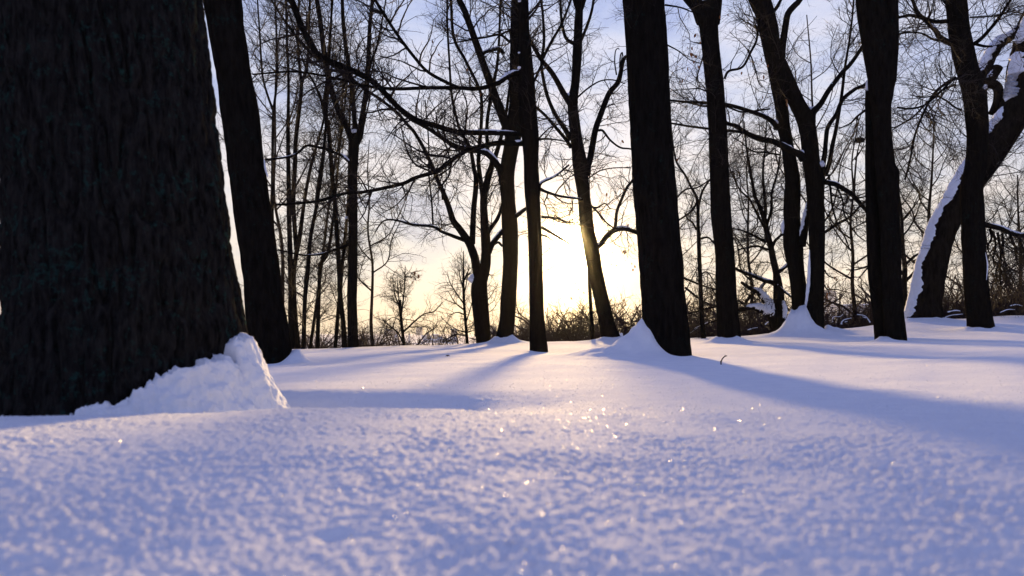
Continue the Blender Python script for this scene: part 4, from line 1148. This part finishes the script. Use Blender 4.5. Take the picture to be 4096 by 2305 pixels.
a9.trunk([(1420, 1075, 1093), (1200, 1080, 1096), (1000, 1085, 1100), (850, 1082, 1096), (640, 1084, 1096), (500, 1086, 1098), (430, 1088, 1099)], sides=8, n=40, rise=0)
a9.stem([(1092, 440, 10), (1070, 380, 9), (1050, 300, 8), (1040, 150, 7), (1030, 0, 6)])
a9.stem([(1094, 440, 10), (1105, 350, 9), (1108, 250, 9), (1105, 120, 8), (1100, 0, 7)])
gcrown(a9, 140)

t15 = Tree('young_tree', 19.3, (1617, 1386), 'small bare sapling with spreading thin branches standing alone on the snow crest', seed=41)
t15.trunk([(1395, 1609, 1625), (1386, 1610, 1624), (1323, 1603, 1616), (1252, 1597, 1608), (1200, 1598, 1606)], sides=8, n=30, rise=0, twigs=0.6)
t15.stem([(1602, 1265, 8), (1608, 1240, 7), (1613, 1200, 6), (1617, 1158, 5), (1620, 1090, 4)], rise=0.2, twigs=1.2)
t15.stem([(1600, 1260, 6), (1594, 1220, 5), (1580, 1180, 4), (1574, 1140, 3)], rise=0.2, twigs=1.2)
t15.stem([(1601, 1245, 6), (1596, 1200, 5), (1590, 1140, 4)], rise=0.2, twigs=1.2)
t15.limb([(1612, 1330), (1635, 1308), (1665, 1280), (1698, 1256), (1735, 1246), (1770, 1210)], 8, 3, twigs=1.2)
t15.limb([(1610, 1365), (1590, 1330), (1560, 1305), (1530, 1278)], 7, 3, twigs=1.2)
t15.limb([(1606, 1285), (1575, 1270), (1545, 1285)], 4, 2, twigs=1.2)
t15.limb([(1606, 1275), (1640, 1280), (1690, 1288)], 4, 2, twigs=1.2)
t15.crown(70, 7, 6, l1=(0.3, 1.1), l2=(0.15, 0.5), l3=(0.07, 0.22), tr=(0.3, 0.95), r1=(.005, .010), r2=(.0035, .005), r3=(.0028, .0038), up=0.03)

t16 = Tree('young_tree', 19.8, (1869, 1378), 'young tree with ascending thin branches left of the short forked trunk', seed=42)
t16.trunk([(1390, 1862, 1877), (1378, 1863, 1876), (1296, 1857, 1868), (1197, 1850, 1861), (1120, 1849, 1858), (1059, 1851, 1857)], sides=8, n=40, rise=0.4, twigs=1)
for ps in ([(1864, 1290), (1880, 1240), (1890, 1200)], [(1855, 1215), (1830, 1180), (1800, 1130), (1790, 1090)], [(1855, 1240), (1820, 1210), (1790, 1160)],
           [(1864, 1330), (1830, 1320), (1800, 1300)], [(1868, 1330), (1900, 1320)], [(1855, 1160), (1840, 1110), (1835, 1060)], [(1856, 1180), (1868, 1120), (1875, 1060)], [(1853, 1130), (1870, 1090), (1880, 1070)], [(1866, 1345), (1820, 1340), (1770, 1370)], [(1860, 1260), (1830, 1250), (1800, 1260)]):
    t16.limb(ps, 6, 2.5, twigs=1.2)
t16.crown(75, 6, 5, l1=(0.3, 1.0), l2=(0.15, 0.5), l3=(0.08, 0.22), tr=(0.25, 0.95), r1=(.004, .009), r2=(.0028, .0045), r3=(.0022, .0032), up=0.05)

# ------------------------------------------------------------------ trees beyond the crest
def far_tree(px, py0, d, py_top, w, label, seed, forks=5, bark=None, spread=0.55, n=120, lean=0, up=0.05, droop=0.0):
    """a bare tree of which the crown stands against the sky; py0 its foot, py_top its top"""
    t = Tree('bare_tree', d, (px, py0), label, bark or M_BARK_BROWN, 'bare trees beyond the snow crest', seed=seed)
    rg = random.Random(seed)
    z0 = (HC - t.o[2]) * F / d + HY
    Ht = z0 - py_top
    n_ = 9
    lead = []
    for q in range(n_):
        u = q / (n_ - 1)
        lead.append((px + lean * u + math.sin(u * 5 + seed) * Ht * .012 + rg.uniform(-1, 1) * Ht * .008, z0 + 10 - (Ht + 10) * u, w * (1.15 - 0.95 * u ** .8)))
    t.stem(lead, rise=0, name='trunk', n=40, twigs=0.12, sides=10)
    sd = 1
    for i in range(forks + 3):
        u = 0.40 + 0.48 * (i + rg.uniform(-.3, .3)) / (forks + 2)
        sd = -sd if rg.random() < .85 else sd
        q = u * (n_ - 1)
        q0 = int(q)
        f_ = q - q0
        bx_, by_, bw_ = [lead[q0][c_] * (1 - f_) + lead[q0 + 1][c_] * f_ for c_ in range(3)]
        L_ = Ht * (0.62 - 0.42 * u) * rg.uniform(.75, 1.15)
        out = spread * rg.uniform(.55, 1.15)
        pts_ = []
        for k_ in range(6):
            v_ = k_ / 5
            pts_.append((bx_ + sd * out * L_ * (v_ ** .75) + rg.uniform(-1, 1) * L_ * .035 * (k_ > 0), by_ - L_ * (v_ ** 1.15) * (1 - .35 * out) + rg.uniform(-1, 1) * L_ * .03 * (k_ > 0), bw_ * (.62 - .45 * v_)))
        t.stem(pts_, rise=0, dd=rg.uniform(-1, 1) * L_ / F * d * .6, n=20, sides=6, twigs=1.2)
    k = d / 20.0
    t.crown(int(n * .62), 5, 4, l1=(0.5 * k, 1.5 * k), l2=(0.25 * k, 0.8 * k), l3=(0.12 * k, 0.4 * k), tr=(0.1, 0.98), r1=(.005 * k, .010 * k), r2=(.003 * k, .005 * k), r3=(.0022 * k, .0032 * k), up=up, droop=droop, wob=0.18)
    return t


far_tree(2998, 1330, 30, 560, 18, 'bare tree with upright twigs seen between the mound trunk and the twin trunks', 51, 6, spread=0.34, n=170)
nest_tree = far_tree(3415, 1310, 30, 520, 20, 'round bare crown holding a dark nest, right of the twin trunks', 52, 7, spread=0.75, n=230)
far_tree(3720, 1290, 27, 480, 22, 'bare tree seen between the two smooth trunks and the snowy leaning trunk', 53, 7, spread=0.55, n=220)
far_tree(3640, 1290, 24, 760, 30, 'dark crooked tree close behind the foot of the snowy leaning trunk', 54, 6, spread=0.7, n=140, lean=-50, bark=M_BARK_OLD)
far_tree(4070, 1270, 30, 700, 20, 'bare tree at the right edge of the photo behind the bent trunk', 55, 6, spread=0.6, n=170)
far_tree(2720, 1350, 34, 760, 14, 'small bare tree just right of the stout grey trunk', 56, 5, spread=0.5, n=120)
far_tree(1480, 1390, 36, 560, 16, 'bare tree whose fine twigs fill the sky right of the left group', 57, 6, spread=0.5, n=220)
far_tree(1120, 1398, 34, 40, 18, 'tall bare tree behind the left group of thin trees', 58, 6, spread=0.4, n=260)
far_tree(3900, 1280, 34, 620, 18, 'bare tree mostly hidden behind the bent trunk at the right', 61, 6, spread=0.6, n=170)
far_tree(3250, 1310, 38, 60, 20, 'tall bare tree standing far behind the twin trunks', 62, 6, spread=0.5, n=200)

nest_tree.limb([(3416, 800), (3420, 700), (3428, 620), (3440, 566), (3452, 500)], 9, 3)
nest_tree.limb([(3420, 640), (3450, 590), (3462, 545)], 5, 3)
# nest of sticks in the round crown
rg = np.random.default_rng(77)
npos = P(3440, 563, 30)
nb = Bag()
a_ = rg.uniform(0, 6.28, 90)
rr_ = rg.uniform(.05, .17, 90)
cc = np.zeros((90, 4, 3))
for q in range(4):
    aa = a_ + (q - 1.5) * 0.7
    cc[:, q] = npos + np.stack([np.cos(aa) * rr_ * 1.2, np.sin(aa) * rr_, rg.uniform(-.09, .08, 90) + .02 * q], 1)
nb.add(*tubes(cc, np.full((90, 4), 0.012), 3))
no = link('bird_nest', nb.mesh('bird_nest', npos), M_TWIG, None, npos)
tag(no, 'dark bird nest of sticks high in the round bare crown', 'nest')

# ------------------------------------------------------------------ bushes beyond the crest
def bush_mesh(seed, w, h, n=46):
    rng = np.random.default_rng(seed)
    k = 7
    c = np.zeros((n, k, 3))
    c[:, 0, :2] = rng.normal(size=(n, 2)) * w * 0.18
    c[:, 0, 2] = -0.3
    dr = unit(np.stack([rng.normal(size=n) * .85, rng.normal(size=n) * .85, np.ones(n)], 1))
    st = (h * rng.uniform(.55, 1.0, n) / (k - 1))[:, None]
    for q in range(1, k):
        dr = unit(dr + rng.normal(size=(n, 3)) * .24 + np.array([0, 0, -.03 * q]))
        c[:, q] = c[:, q - 1] + dr * st
    r = np.linspace(.04, .014, k)[None] * rng.uniform(.6, 1.1, n)[:, None] * (h / 2.5)
    b = Bag()
    b.add(*tubes(c, r, 4))
    s = h / 2.5
    c2, r2 = grow(c, r, n * 9, (.3 * s, 1.1 * s), (.6, 1.4), 4, (.013 * s, .020 * s), rng, .25, .0, (.1, 1))
    c3, r3 = grow(c2, r2, len(c2) * 7, (.15 * s, .5 * s), (.6, 1.4), 3, (.008 * s, .012 * s), rng, .3, -.02, (.1, 1))
    b.add(*tubes(c2, r2, 3))
    b.add(*tubes(c3, r3, 3))
    me = b.mesh('bush')
    z = np.sort(np.concatenate([c3[:, -1, 2], c2[:, -1, 2]]))
    return me, float(z[int(len(z) * .95)])


BM = [bush_mesh(200 + i, 2.2, 2.6) for i in range(4)]
for me, _ in BM:
    me.materials.append(M_BUSH)
BRNG = random.Random(9)
BUSHES = [  # px, py of the top, depth
    (2060, 1318, 33), (2120, 1308, 30), (2190, 1298, 34), (2235, 1284, 31), (2300, 1296, 36), (2325, 1288, 30), (2390, 1294, 33), (2430, 1298, 28), (2500, 1292, 32), (2545, 1282, 29),
    (2600, 1270, 34), (2700, 1285, 30), (2780, 1260, 29), (2840, 1270, 31), (2900, 1240, 33), (2970, 1240, 30), (3020, 1250, 28), (3075, 1240, 32), (3150, 1240, 30), (3225, 1262, 32), (3305, 1296, 29), (3345, 1298, 32), (3380, 1285, 28),
    (3415, 1258, 29), (3450, 1262, 26), (3480, 1250, 31), (3535, 1235, 28), (3640, 1225, 30), (3700, 1222, 33), (3775, 1212, 27), (3810, 1200, 31), (3840, 1205, 28), (3890, 1195, 29), (3985, 1188, 28), (4020, 1172, 31), (4055, 1182, 27), (4090, 1168, 30), (4150, 1165, 29),
    (1845, 1355, 36), (1990, 1335, 36), (1225, 1366, 44), (1300, 1362, 47), (1370, 1364, 45), (1450, 1362, 42), (1505, 1358, 44), (1545, 1354, 40), (1590, 1346, 46), (1120, 1366, 40)]
MARKS = [(1060, 'the leaning trunk'), (1410, 'the left group'), (1617, 'the lone sapling'), (1934, 'the short forked trunk'), (2018, 'the snowy-footed trunk'), (2156, 'the slim trunk'), (2440, 'the sun-hiding trunk'),
         (2672, 'the stout grey trunk'), (2916, 'the mound trunk'), (3225, 'the twin trunks'), (3583, 'the smooth pair'), (3690, 'the snowy leaning trunk'), (3922, 'the bent trunk'), (4300, 'the right edge')]
ORD = ['first', 'second', 'third', 'fourth', 'fifth', 'sixth', 'seventh', 'eighth']


def whereabouts(pxs):
    """for each px its order from the left in the gap between two landmarks"""
    out = []
    for px in pxs:
        g = [i for i, (m, _) in enumerate(MARKS) if m <= px]
        i = g[-1] if g else 0
        lo, hi = MARKS[i], MARKS[min(i + 1, len(MARKS) - 1)]
        same = sorted(q for q in pxs if lo[0] <= q < hi[0])
        out.append((ORD[same.index(px)] if len(same) > 1 else 'only', lo[1], hi[1]))
    return out


PLACE = whereabouts([b_[0] for b_ in BUSHES])
for i, (px, py, d) in enumerate(BUSHES):
    x, y, zt = P(px, py, d)
    zg = float(ground_z(x, y))
    h = (zt - zg)
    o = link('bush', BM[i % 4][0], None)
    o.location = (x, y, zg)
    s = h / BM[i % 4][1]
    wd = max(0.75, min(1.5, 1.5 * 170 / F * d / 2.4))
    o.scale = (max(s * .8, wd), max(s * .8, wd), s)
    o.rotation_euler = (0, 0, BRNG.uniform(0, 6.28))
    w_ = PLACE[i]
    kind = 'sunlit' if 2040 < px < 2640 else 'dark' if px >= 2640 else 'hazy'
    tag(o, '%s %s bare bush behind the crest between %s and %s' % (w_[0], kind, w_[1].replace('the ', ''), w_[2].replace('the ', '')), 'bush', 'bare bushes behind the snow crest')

# snow laden sprays in the right thicket
def spray(name, pts, w, d, label, cat, group):
    t = [P(x, y, d) for x, y in pts]
    r = [w * .5 / F * d * (1 - .5 * i / (len(pts) - 1)) for i in range(len(pts))]
    root = thing(name, t[0], label, cat, group)
    v, q, _, _ = rough_tube(t, r, 16, 6, .1, 6.0, 3)
    link('stem', make_mesh('stem', v - t[0], q), M_BUSH, root)
    v, q, _, _ = rough_tube([p + np.array([0, -r[0] * .3, r[0] * .7]) for p in t], [a * 1.1 for a in r], 18, 6, .35, 9.0, 4)
    link('snow_cap', make_mesh('snow_cap', v - t[0], q), M_SNOWPATCH, root)


SPRAYS = (([(3365, 1300), (3368, 1288), (3380, 1280), (3405, 1274)], 5, 25), ([(3378, 1290), (3390, 1287)], 4, 25), ([(3480, 1292), (3468, 1274), (3455, 1264), (3428, 1260)], 5, 25),
                  ([(3463, 1273), (3450, 1269)], 4, 25), ([(3330, 1290), (3333, 1270), (3360, 1268), (3372, 1258)], 4, 26), ([(2760, 1332), (2790, 1312), (2830, 1290)], 4, 25),
                  ([(2990, 1322), (3010, 1315), (3030, 1312)], 4, 26), ([(3060, 1300), (3075, 1288), (3088, 1292)], 4, 25), ([(3790, 1250), (3820, 1244), (3840, 1246)], 5, 24), ([(3780, 1270), (3810, 1262), (3850, 1258)], 4, 24),
                  ([(4000, 1252), (4030, 1240), (4060, 1240)], 4, 24), ([(4040, 1225), (4065, 1220), (4090, 1226)], 4, 25))
for (pts, w, d), w_ in zip(SPRAYS, whereabouts([q[0][0][0] for q in SPRAYS])):
    spray('bush_branch', pts, w, d, '%s low snow-lined twig between %s and %s' % (w_[0], w_[1], w_[2]), 'branch', 'snowy twigs in the thicket')

# ------------------------------------------------------------------ far wood down in the valley
rng = np.random.default_rng(303)
n = 1200
th = rng.uniform(-.75, .80, n)
dd = rng.uniform(75, 210, n)
X, Y = dd * np.tan(th), dd
G = ground_z(X, Y)
pxs = 2048 + np.tan(th) * F
topz = (HC - (np.interp(pxs, [0, 1180, 1600, 1900, 2400, 2700, 3000, 3500, 4096], [1352, 1352, 1356, 1372, 1345, 1330, 1310, 1290, 1270]) - HY) / F * dd) + rng.uniform(-2.2, 0.2, n)
hh = np.maximum(topz - G, 1.5)
k = 6
c = np.zeros((n, k, 3))
c[:, 0] = np.stack([X, Y, G - .3], 1)
dr = np.tile(np.array([[0, 0, 1.0]]), (n, 1))
for q in range(1, k):
    dr = unit(dr + rng.normal(size=(n, 3)) * .12 + np.array([0, 0, .1]))
    c[:, q] = c[:, q - 1] + dr * (hh / (k - 1))[:, None]
r = np.linspace(.10, .03, k)[None] * np.ones((n, 1))
b = Bag()
b.add(*tubes(c, r, 3))
c2, r2 = grow(c, r, n * 8, (1.0, 3.2), (.4, 1.0), 2, (.07, .12), rng, .2, .12, (.15, 1.0))
c3, r3 = grow(c2, r2, n * 20, (.5, 1.6), (.4, 1.0), 2, (.04, .06), rng, .2, .05, (.1, 1.0))
b.add(*tubes(c2, r2, 3))
b.add(*tubes(c3, r3, 3))
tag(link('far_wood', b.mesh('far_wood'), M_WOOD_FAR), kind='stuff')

# ------------------------------------------------------------------ buildings beyond the park
M_CONC = plain('pale_concrete', (0.30, 0.33, 0.38), .8, .3, .06, .2)
M_CONC_DK = plain('grey_facade', (0.26, 0.26, 0.28), .8, .3, .08, .2)
M_BAND = plain('white_balcony', (0.62, 0.65, 0.70), .8, .3, .05, .2)
M_GLASSBAND = plain('window_band', (0.07, 0.08, 0.10), .25, .6, .2, .1)
M_PLASTER = plain('white_plaster', (0.62, 0.60, 0.58), .8, .3, .06, .2)
M_ROOFSNOW = plain('roof_snow', (0.82, 0.85, 0.90), .7, .3, .03, .5)
M_ROOFDK = plain('dark_spire', (0.10, 0.09, 0.09), .6, .3, .2, .4)


def box(x0, x1, y0, y1, z0, z1):
    v = np.array([[x0, y0, z0], [x1, y0, z0], [x1, y1, z0], [x0, y1, z0], [x0, y0, z1], [x1, y0, z1], [x1, y1, z1], [x0, y1, z1]], float)
    q = np.array([[0, 1, 5, 4], [1, 2, 6, 5], [2, 3, 7, 6], [3, 0, 4, 7], [4, 5, 6, 7], [3, 2, 1, 0]])
    return v, q


def bpart(name, v, q, mat, root, share=None):
    me = make_mesh(name, v - np.array(root.location), q, smooth=False)
    return link(name, me, mat, root)


def block(name, pxl, pxr, pyt, d, depth, label, mat, floors=0, cat='building', cols=0):
    x0, x1 = (pxl - 2048) / F * d, (pxr - 2048) / F * d
    zt = HC - (pyt - HY) / F * d
    zb = -12.0
    root = thing(name, ((x0 + x1) / 2, d + depth / 2, zb), label, cat)
    bpart('wall', *box(x0, x1, d, d + depth, zb, zt), mat, root)
    bpart('roof', *box(x0 - .3, x1 + .3, d - .3, d + depth + .3, zt + .02, zt + .8), M_ROOFSNOW, root)
    if floors:
        fh = 3.2
        me = None
        for i in range(floors):
            z = zt - 2.0 - i * fh
            if cols:
                cw = (x1 - x0) / cols
                for j in range(cols):
                    v, q = box(x0 + cw * (j + .2), x0 + cw * (j + .8), d - .12, d + .1, z - 1.6, z)
                    if me is None:
                        base0 = np.array([x0 + cw * .2, d, z - 1.6])
                        me = make_mesh('window', v - base0, q, smooth=False)
                        me.materials.append(M_GLASSBAND)
                    o = bpy.data.objects.new('window', me)
                    COL.objects.link(o)
                    o.parent = root
                    o.location = Vector((x0 + cw * (j + .2), d, z - 1.6)) - root.location
    return root, x0, x1, zt


# banded tower at the right
d = 1150.0
x0, x1 = (3268 - 2048) / F * d, (3346 - 2048) / F * d
zt = HC - (1163 - HY) / F * d
tw = thing('tower_block', ((x0 + x1) / 2, d + 15, -12), 'pale high-rise with stacked balcony bands right of the twin trunks', 'building')
bpart('wall', *box(x0, x1, d, d + 30, -12, zt - 10), M_GLASSBAND, tw)
v, q = box(x0, x1, d, d + 30, zt - 10.02, zt - 3)
bpart('upper_wall', v, q, M_CONC, tw)
v, q = box(x0, x1, d, d + 30, zt - 3.02, zt)
v[[5, 6], 0] -= 4.0
bpart('roof', v, q, M_CONC, tw)
bpart('parapet', *box(x0 + 1, x1 - 6, d + 2, d + 28, zt + .02, zt + 1.6), M_CONC_DK, tw)
me = None
for i in range(24):
    z = zt - 10.5 - i * 3.0
    if z < -8:
        break
    wx = 0.8 + min(i, 6) * 0.45
    v, q = box(x0 - wx, x1 + wx, d - 1.4, d + 31.4, z - 1.55, z)
    bpart('balcony_band', v, q, M_BAND, tw)
for i in range(3):
    z = zt - 4.5 - i * 2.0
    bpart('window_band', *box(x0 + 1, x1 - 1, d - .1, d + .2, z - .8, z), M_GLASSBAND, tw)

block('office_block', 3404, 3520, 1221, 420, 18, 'low grey-blue building half hidden behind the bare bushes at the right', M_CONC_DK, 5, cols=9)
block('apartment_block', 1803, 1828, 1318, 900, 18, 'small grey high-rise between the sapling and the young tree', M_CONC_DK, 8, cols=3)
block('apartment_block', 1537, 1592, 1320, 1900, 30, 'pale hazy high-rise left behind the lone sapling', M_CONC, 0)
block('apartment_block', 1664, 1690, 1308, 1900, 30, 'faint tall slab fading into the haze right of the sapling', M_CONC, 0)
block('apartment_block', 1960, 1984, 1307, 1500, 25, 'pale slab glimpsed between the short forked trunk and the snowy-footed trunk', M_CONC, 0)
block('apartment_block', 2056, 2066, 1304, 1400, 25, 'narrow hazy tower left of the slim trunk near the sun', M_CONC, 0)
block('apartment_block', 2077, 2114, 1311, 1300, 25, 'hazy stepped block touching the left side of the slim trunk', M_CONC, 0)
block('office_block', 1728, 1755, 1340, 900, 18, 'low grey block behind the palace with pointed roofs', M_CONC_DK, 0)

# old palace with pointed snowy roofs
d = 560.0
pr = thing('palace', P(1770, 1360, d), 'old palace with pointed snow-covered roofs in the valley', 'building')


def cone(px, py_tip, py_base, wpx, mat, nm='spire', sides=8, dz=0.0):
    c_ = P(px, py_base, d + dz)
    tip = P(px, py_tip, d + dz)
    r_ = wpx / 2 / F * d
    a = np.arange(sides) * 2 * math.pi / sides
    v = np.vstack([c_ + np.stack([np.cos(a) * r_, np.sin(a) * r_, 0 * a], 1), [tip]])
    t = [(i, (i + 1) % sides, sides) for i in range(sides)]
    me = make_mesh(nm, v - np.array(pr.location), tris=t, smooth=False)
    link(nm, me, mat, pr)


def pbox(pxl, pxr, pyt, pyb, dep, mat, nm, dz=0.0):
    a, b2 = P(pxl, pyb, d + dz), P(pxr, pyt, d + dz)
    return bpart(nm, *box(a[0], b2[0], d + dz, d + dz + dep, a[2], b2[2]), mat, pr)


pbox(1690, 1832, 1360, 1385, 12, M_PLASTER, 'wall')
pbox(1688, 1834, 1357, 1359.9, 13, M_ROOFSNOW, 'roof', -0.5)
pbox(1686, 1728, 1346, 1356.8, 10, M_PLASTER, 'wing', 1.0)
pbox(1684, 1724, 1342, 1345.8, 10, M_ROOFSNOW, 'roof', 0.6)
pbox(1707, 1719, 1340, 1356, 4, M_ROOFDK, 'tower', -2.0)
cone(1712.5, 1323, 1341.5, 14, M_ROOFDK)
cone(1637, 1327, 1340, 9, M_ROOFDK, dz=20)
pbox(1633, 1641, 1340, 1385, 3, M_PLASTER, 'tower', 19)
for (px, tp, bs_, w) in ((1726, 1350, 1357, 9), (1755, 1343, 1357, 13), (1765, 1343, 1357, 14), (1782, 1353, 1358, 12), (1796, 1343, 1356, 11), (1804, 1345, 1357, 12), (1824, 1343, 1357, 13), (1814, 1349, 1357, 10), (1734, 1356, 1364, 13), (1584, 1337, 1348, 18)):
    cone(px, tp, bs_, w, M_ROOFSNOW, 'pointed_roof')
pbox(1577, 1591, 1348, 1385, 6, M_PLASTER, 'wall')
for i in range(16):
    pbox(1697 + i * 8.2, 1700 + i * 8.2, 1363, 1368, .3, M_GLASSBAND, 'window', -0.2)

# ------------------------------------------------------------------ small things on the snow
d = 5.6
x, y, _ = P(2885, 1462, d)
zg = float(ground_z(x, y))
pyb = HY - (zg - HC) * F / d
tp = [P(2885, pyb + 10, d), P(2884, pyb - 8, d), P(2888, pyb - 20, d - .01), P(2898, pyb - 31, d), P(2908, pyb - 35, d)]
stick = thing('twig', tp[0], 'short bent dark twig poking up alone from the smooth snow', 'twig')
v, q, _, _ = rough_tube(tp, [.006, .0055, .005, .0045, .003], 22, 7, .15, 90, 8)
link('stem', make_mesh('stem', v - tp[0], q), M_TWIG, stick)
v, q, _, _ = rough_tube([tp[1], tp[1] + np.array([-.008, 0, .008])], [.005, .003], 6, 6, .1, 90, 8)
link('bud', make_mesh('bud', v - tp[0], q), M_TWIG, stick)
v, q, _, _ = rough_tube([tp[3], tp[3] + np.array([.006, -.004, .014])], [.004, .002], 6, 6, .1, 90, 8)
link('bud', make_mesh('bud', v - tp[0], q), M_TWIG, stick)

# dark scrap of bark on the snow in the middle distance
d = 8.8
x, y, _ = P(1790, 1430, d)
zg = float(ground_z(x, y))
b = Bag()
for q_ in range(4):
    a = q_ * 1.3
    b.add(*tubes(np.array([[[x, y, zg + .004], [x + .012 * math.cos(a), y + .01 * math.sin(a), zg + .016], [x + .028 * math.cos(a), y + .02 * math.sin(a), zg + .004]]]), np.array([[.006, .006, .003]]), 4))
tag(link('bark_scrap', b.mesh('bark_scrap', (x, y, zg)), M_TWIG, None, (x, y, zg)), 'tiny dark bark scrap lying on the sunlit snow', 'bark scrap')

# ice crystals lying loose on the snow: tiny facets that glint
rng = np.random.default_rng(909)
n = 60000
rr_ = np.exp(rng.uniform(math.log(0.5), math.log(7.0), n))
aa = rng.uniform(-.70, .70, n)
X, Y = rr_ * np.sin(aa), rr_ * np.cos(aa)
Z = ground_z(X, Y, True) + 0.0012
half = unit(np.array([SUN[0], SUN[1], SUN[2]]) + np.array([0, -1.0, 0.12]))
nrm = unit(rng.normal(size=(n, 3)) * 0.52 + np.array([0, 0, 1.0]))
t_ = unit(np.cross(nrm, rng.normal(size=(n, 3))))
b_ = np.cross(nrm, t_)
sz = ((.00040 + .0010 * rng.random(n) ** 2.4) * np.clip(rr_ / 1.3, .55, 1.7))[:, None]
cen = np.stack([X, Y, Z], 1)
v = np.stack([cen + t_ * sz, cen + b_ * sz, cen - t_ * sz, cen - b_ * sz], 1).reshape(-1, 3)
q = np.arange(n * 4).reshape(n, 4)
M_ICE, nt, bs = material('ice_crystal')
bs.inputs['Base Color'].default_value = (0.85, 0.88, 0.92, 1)
bs.inputs['Roughness'].default_value = 0.27
bs.inputs['Specular IOR Level'].default_value = 1.0
tag(link('ice_crystals', make_mesh('ice_crystals', v, q, smooth=False), M_ICE), kind='stuff')

# ------------------------------------------------------------------ the cold evening air
HAZE = True
if HAZE:
    v, q = box(-1900, 1900, -60, 2300, -16.0, 76.0)
    hz = link('haze', make_mesh('haze', v, q, smooth=False), None)
    m = bpy.data.materials.new('haze')
    m.use_nodes = True
    nt = m.node_tree
    nt.nodes.clear()
    ou = nt.nodes.new('ShaderNodeOutputMaterial')
    add = nt.nodes.new('ShaderNodeAddShader')
    add2 = nt.nodes.new('ShaderNodeAddShader')
    nt.links.new(add.outputs[0], add2.inputs[0])
    for i, (dens, g, colr) in enumerate(((0.00013, 0.25, (0.86, 0.91, 1.0)), (0.00006, 0.992, (1.0, 0.86, 0.55)), (0.000005, 0.95, (1.0, 0.95, 0.85)))):   # fine mist, and forward-scattering lobes added to make a golden glow near the sun
        vol = nt.nodes.new('ShaderNodeVolumePrincipled')
        vol.inputs['Color'].default_value = (*colr, 1)
        vol.inputs['Density'].default_value = dens
        vol.inputs['Anisotropy'].default_value = g
        nt.links.new(vol.outputs[0], add.inputs[i] if i < 2 else add2.inputs[1])
    nt.links.new(add2.outputs[0], ou.inputs['Volume'])
    hz.data.materials.append(m)
    tag(hz, kind='stuff')
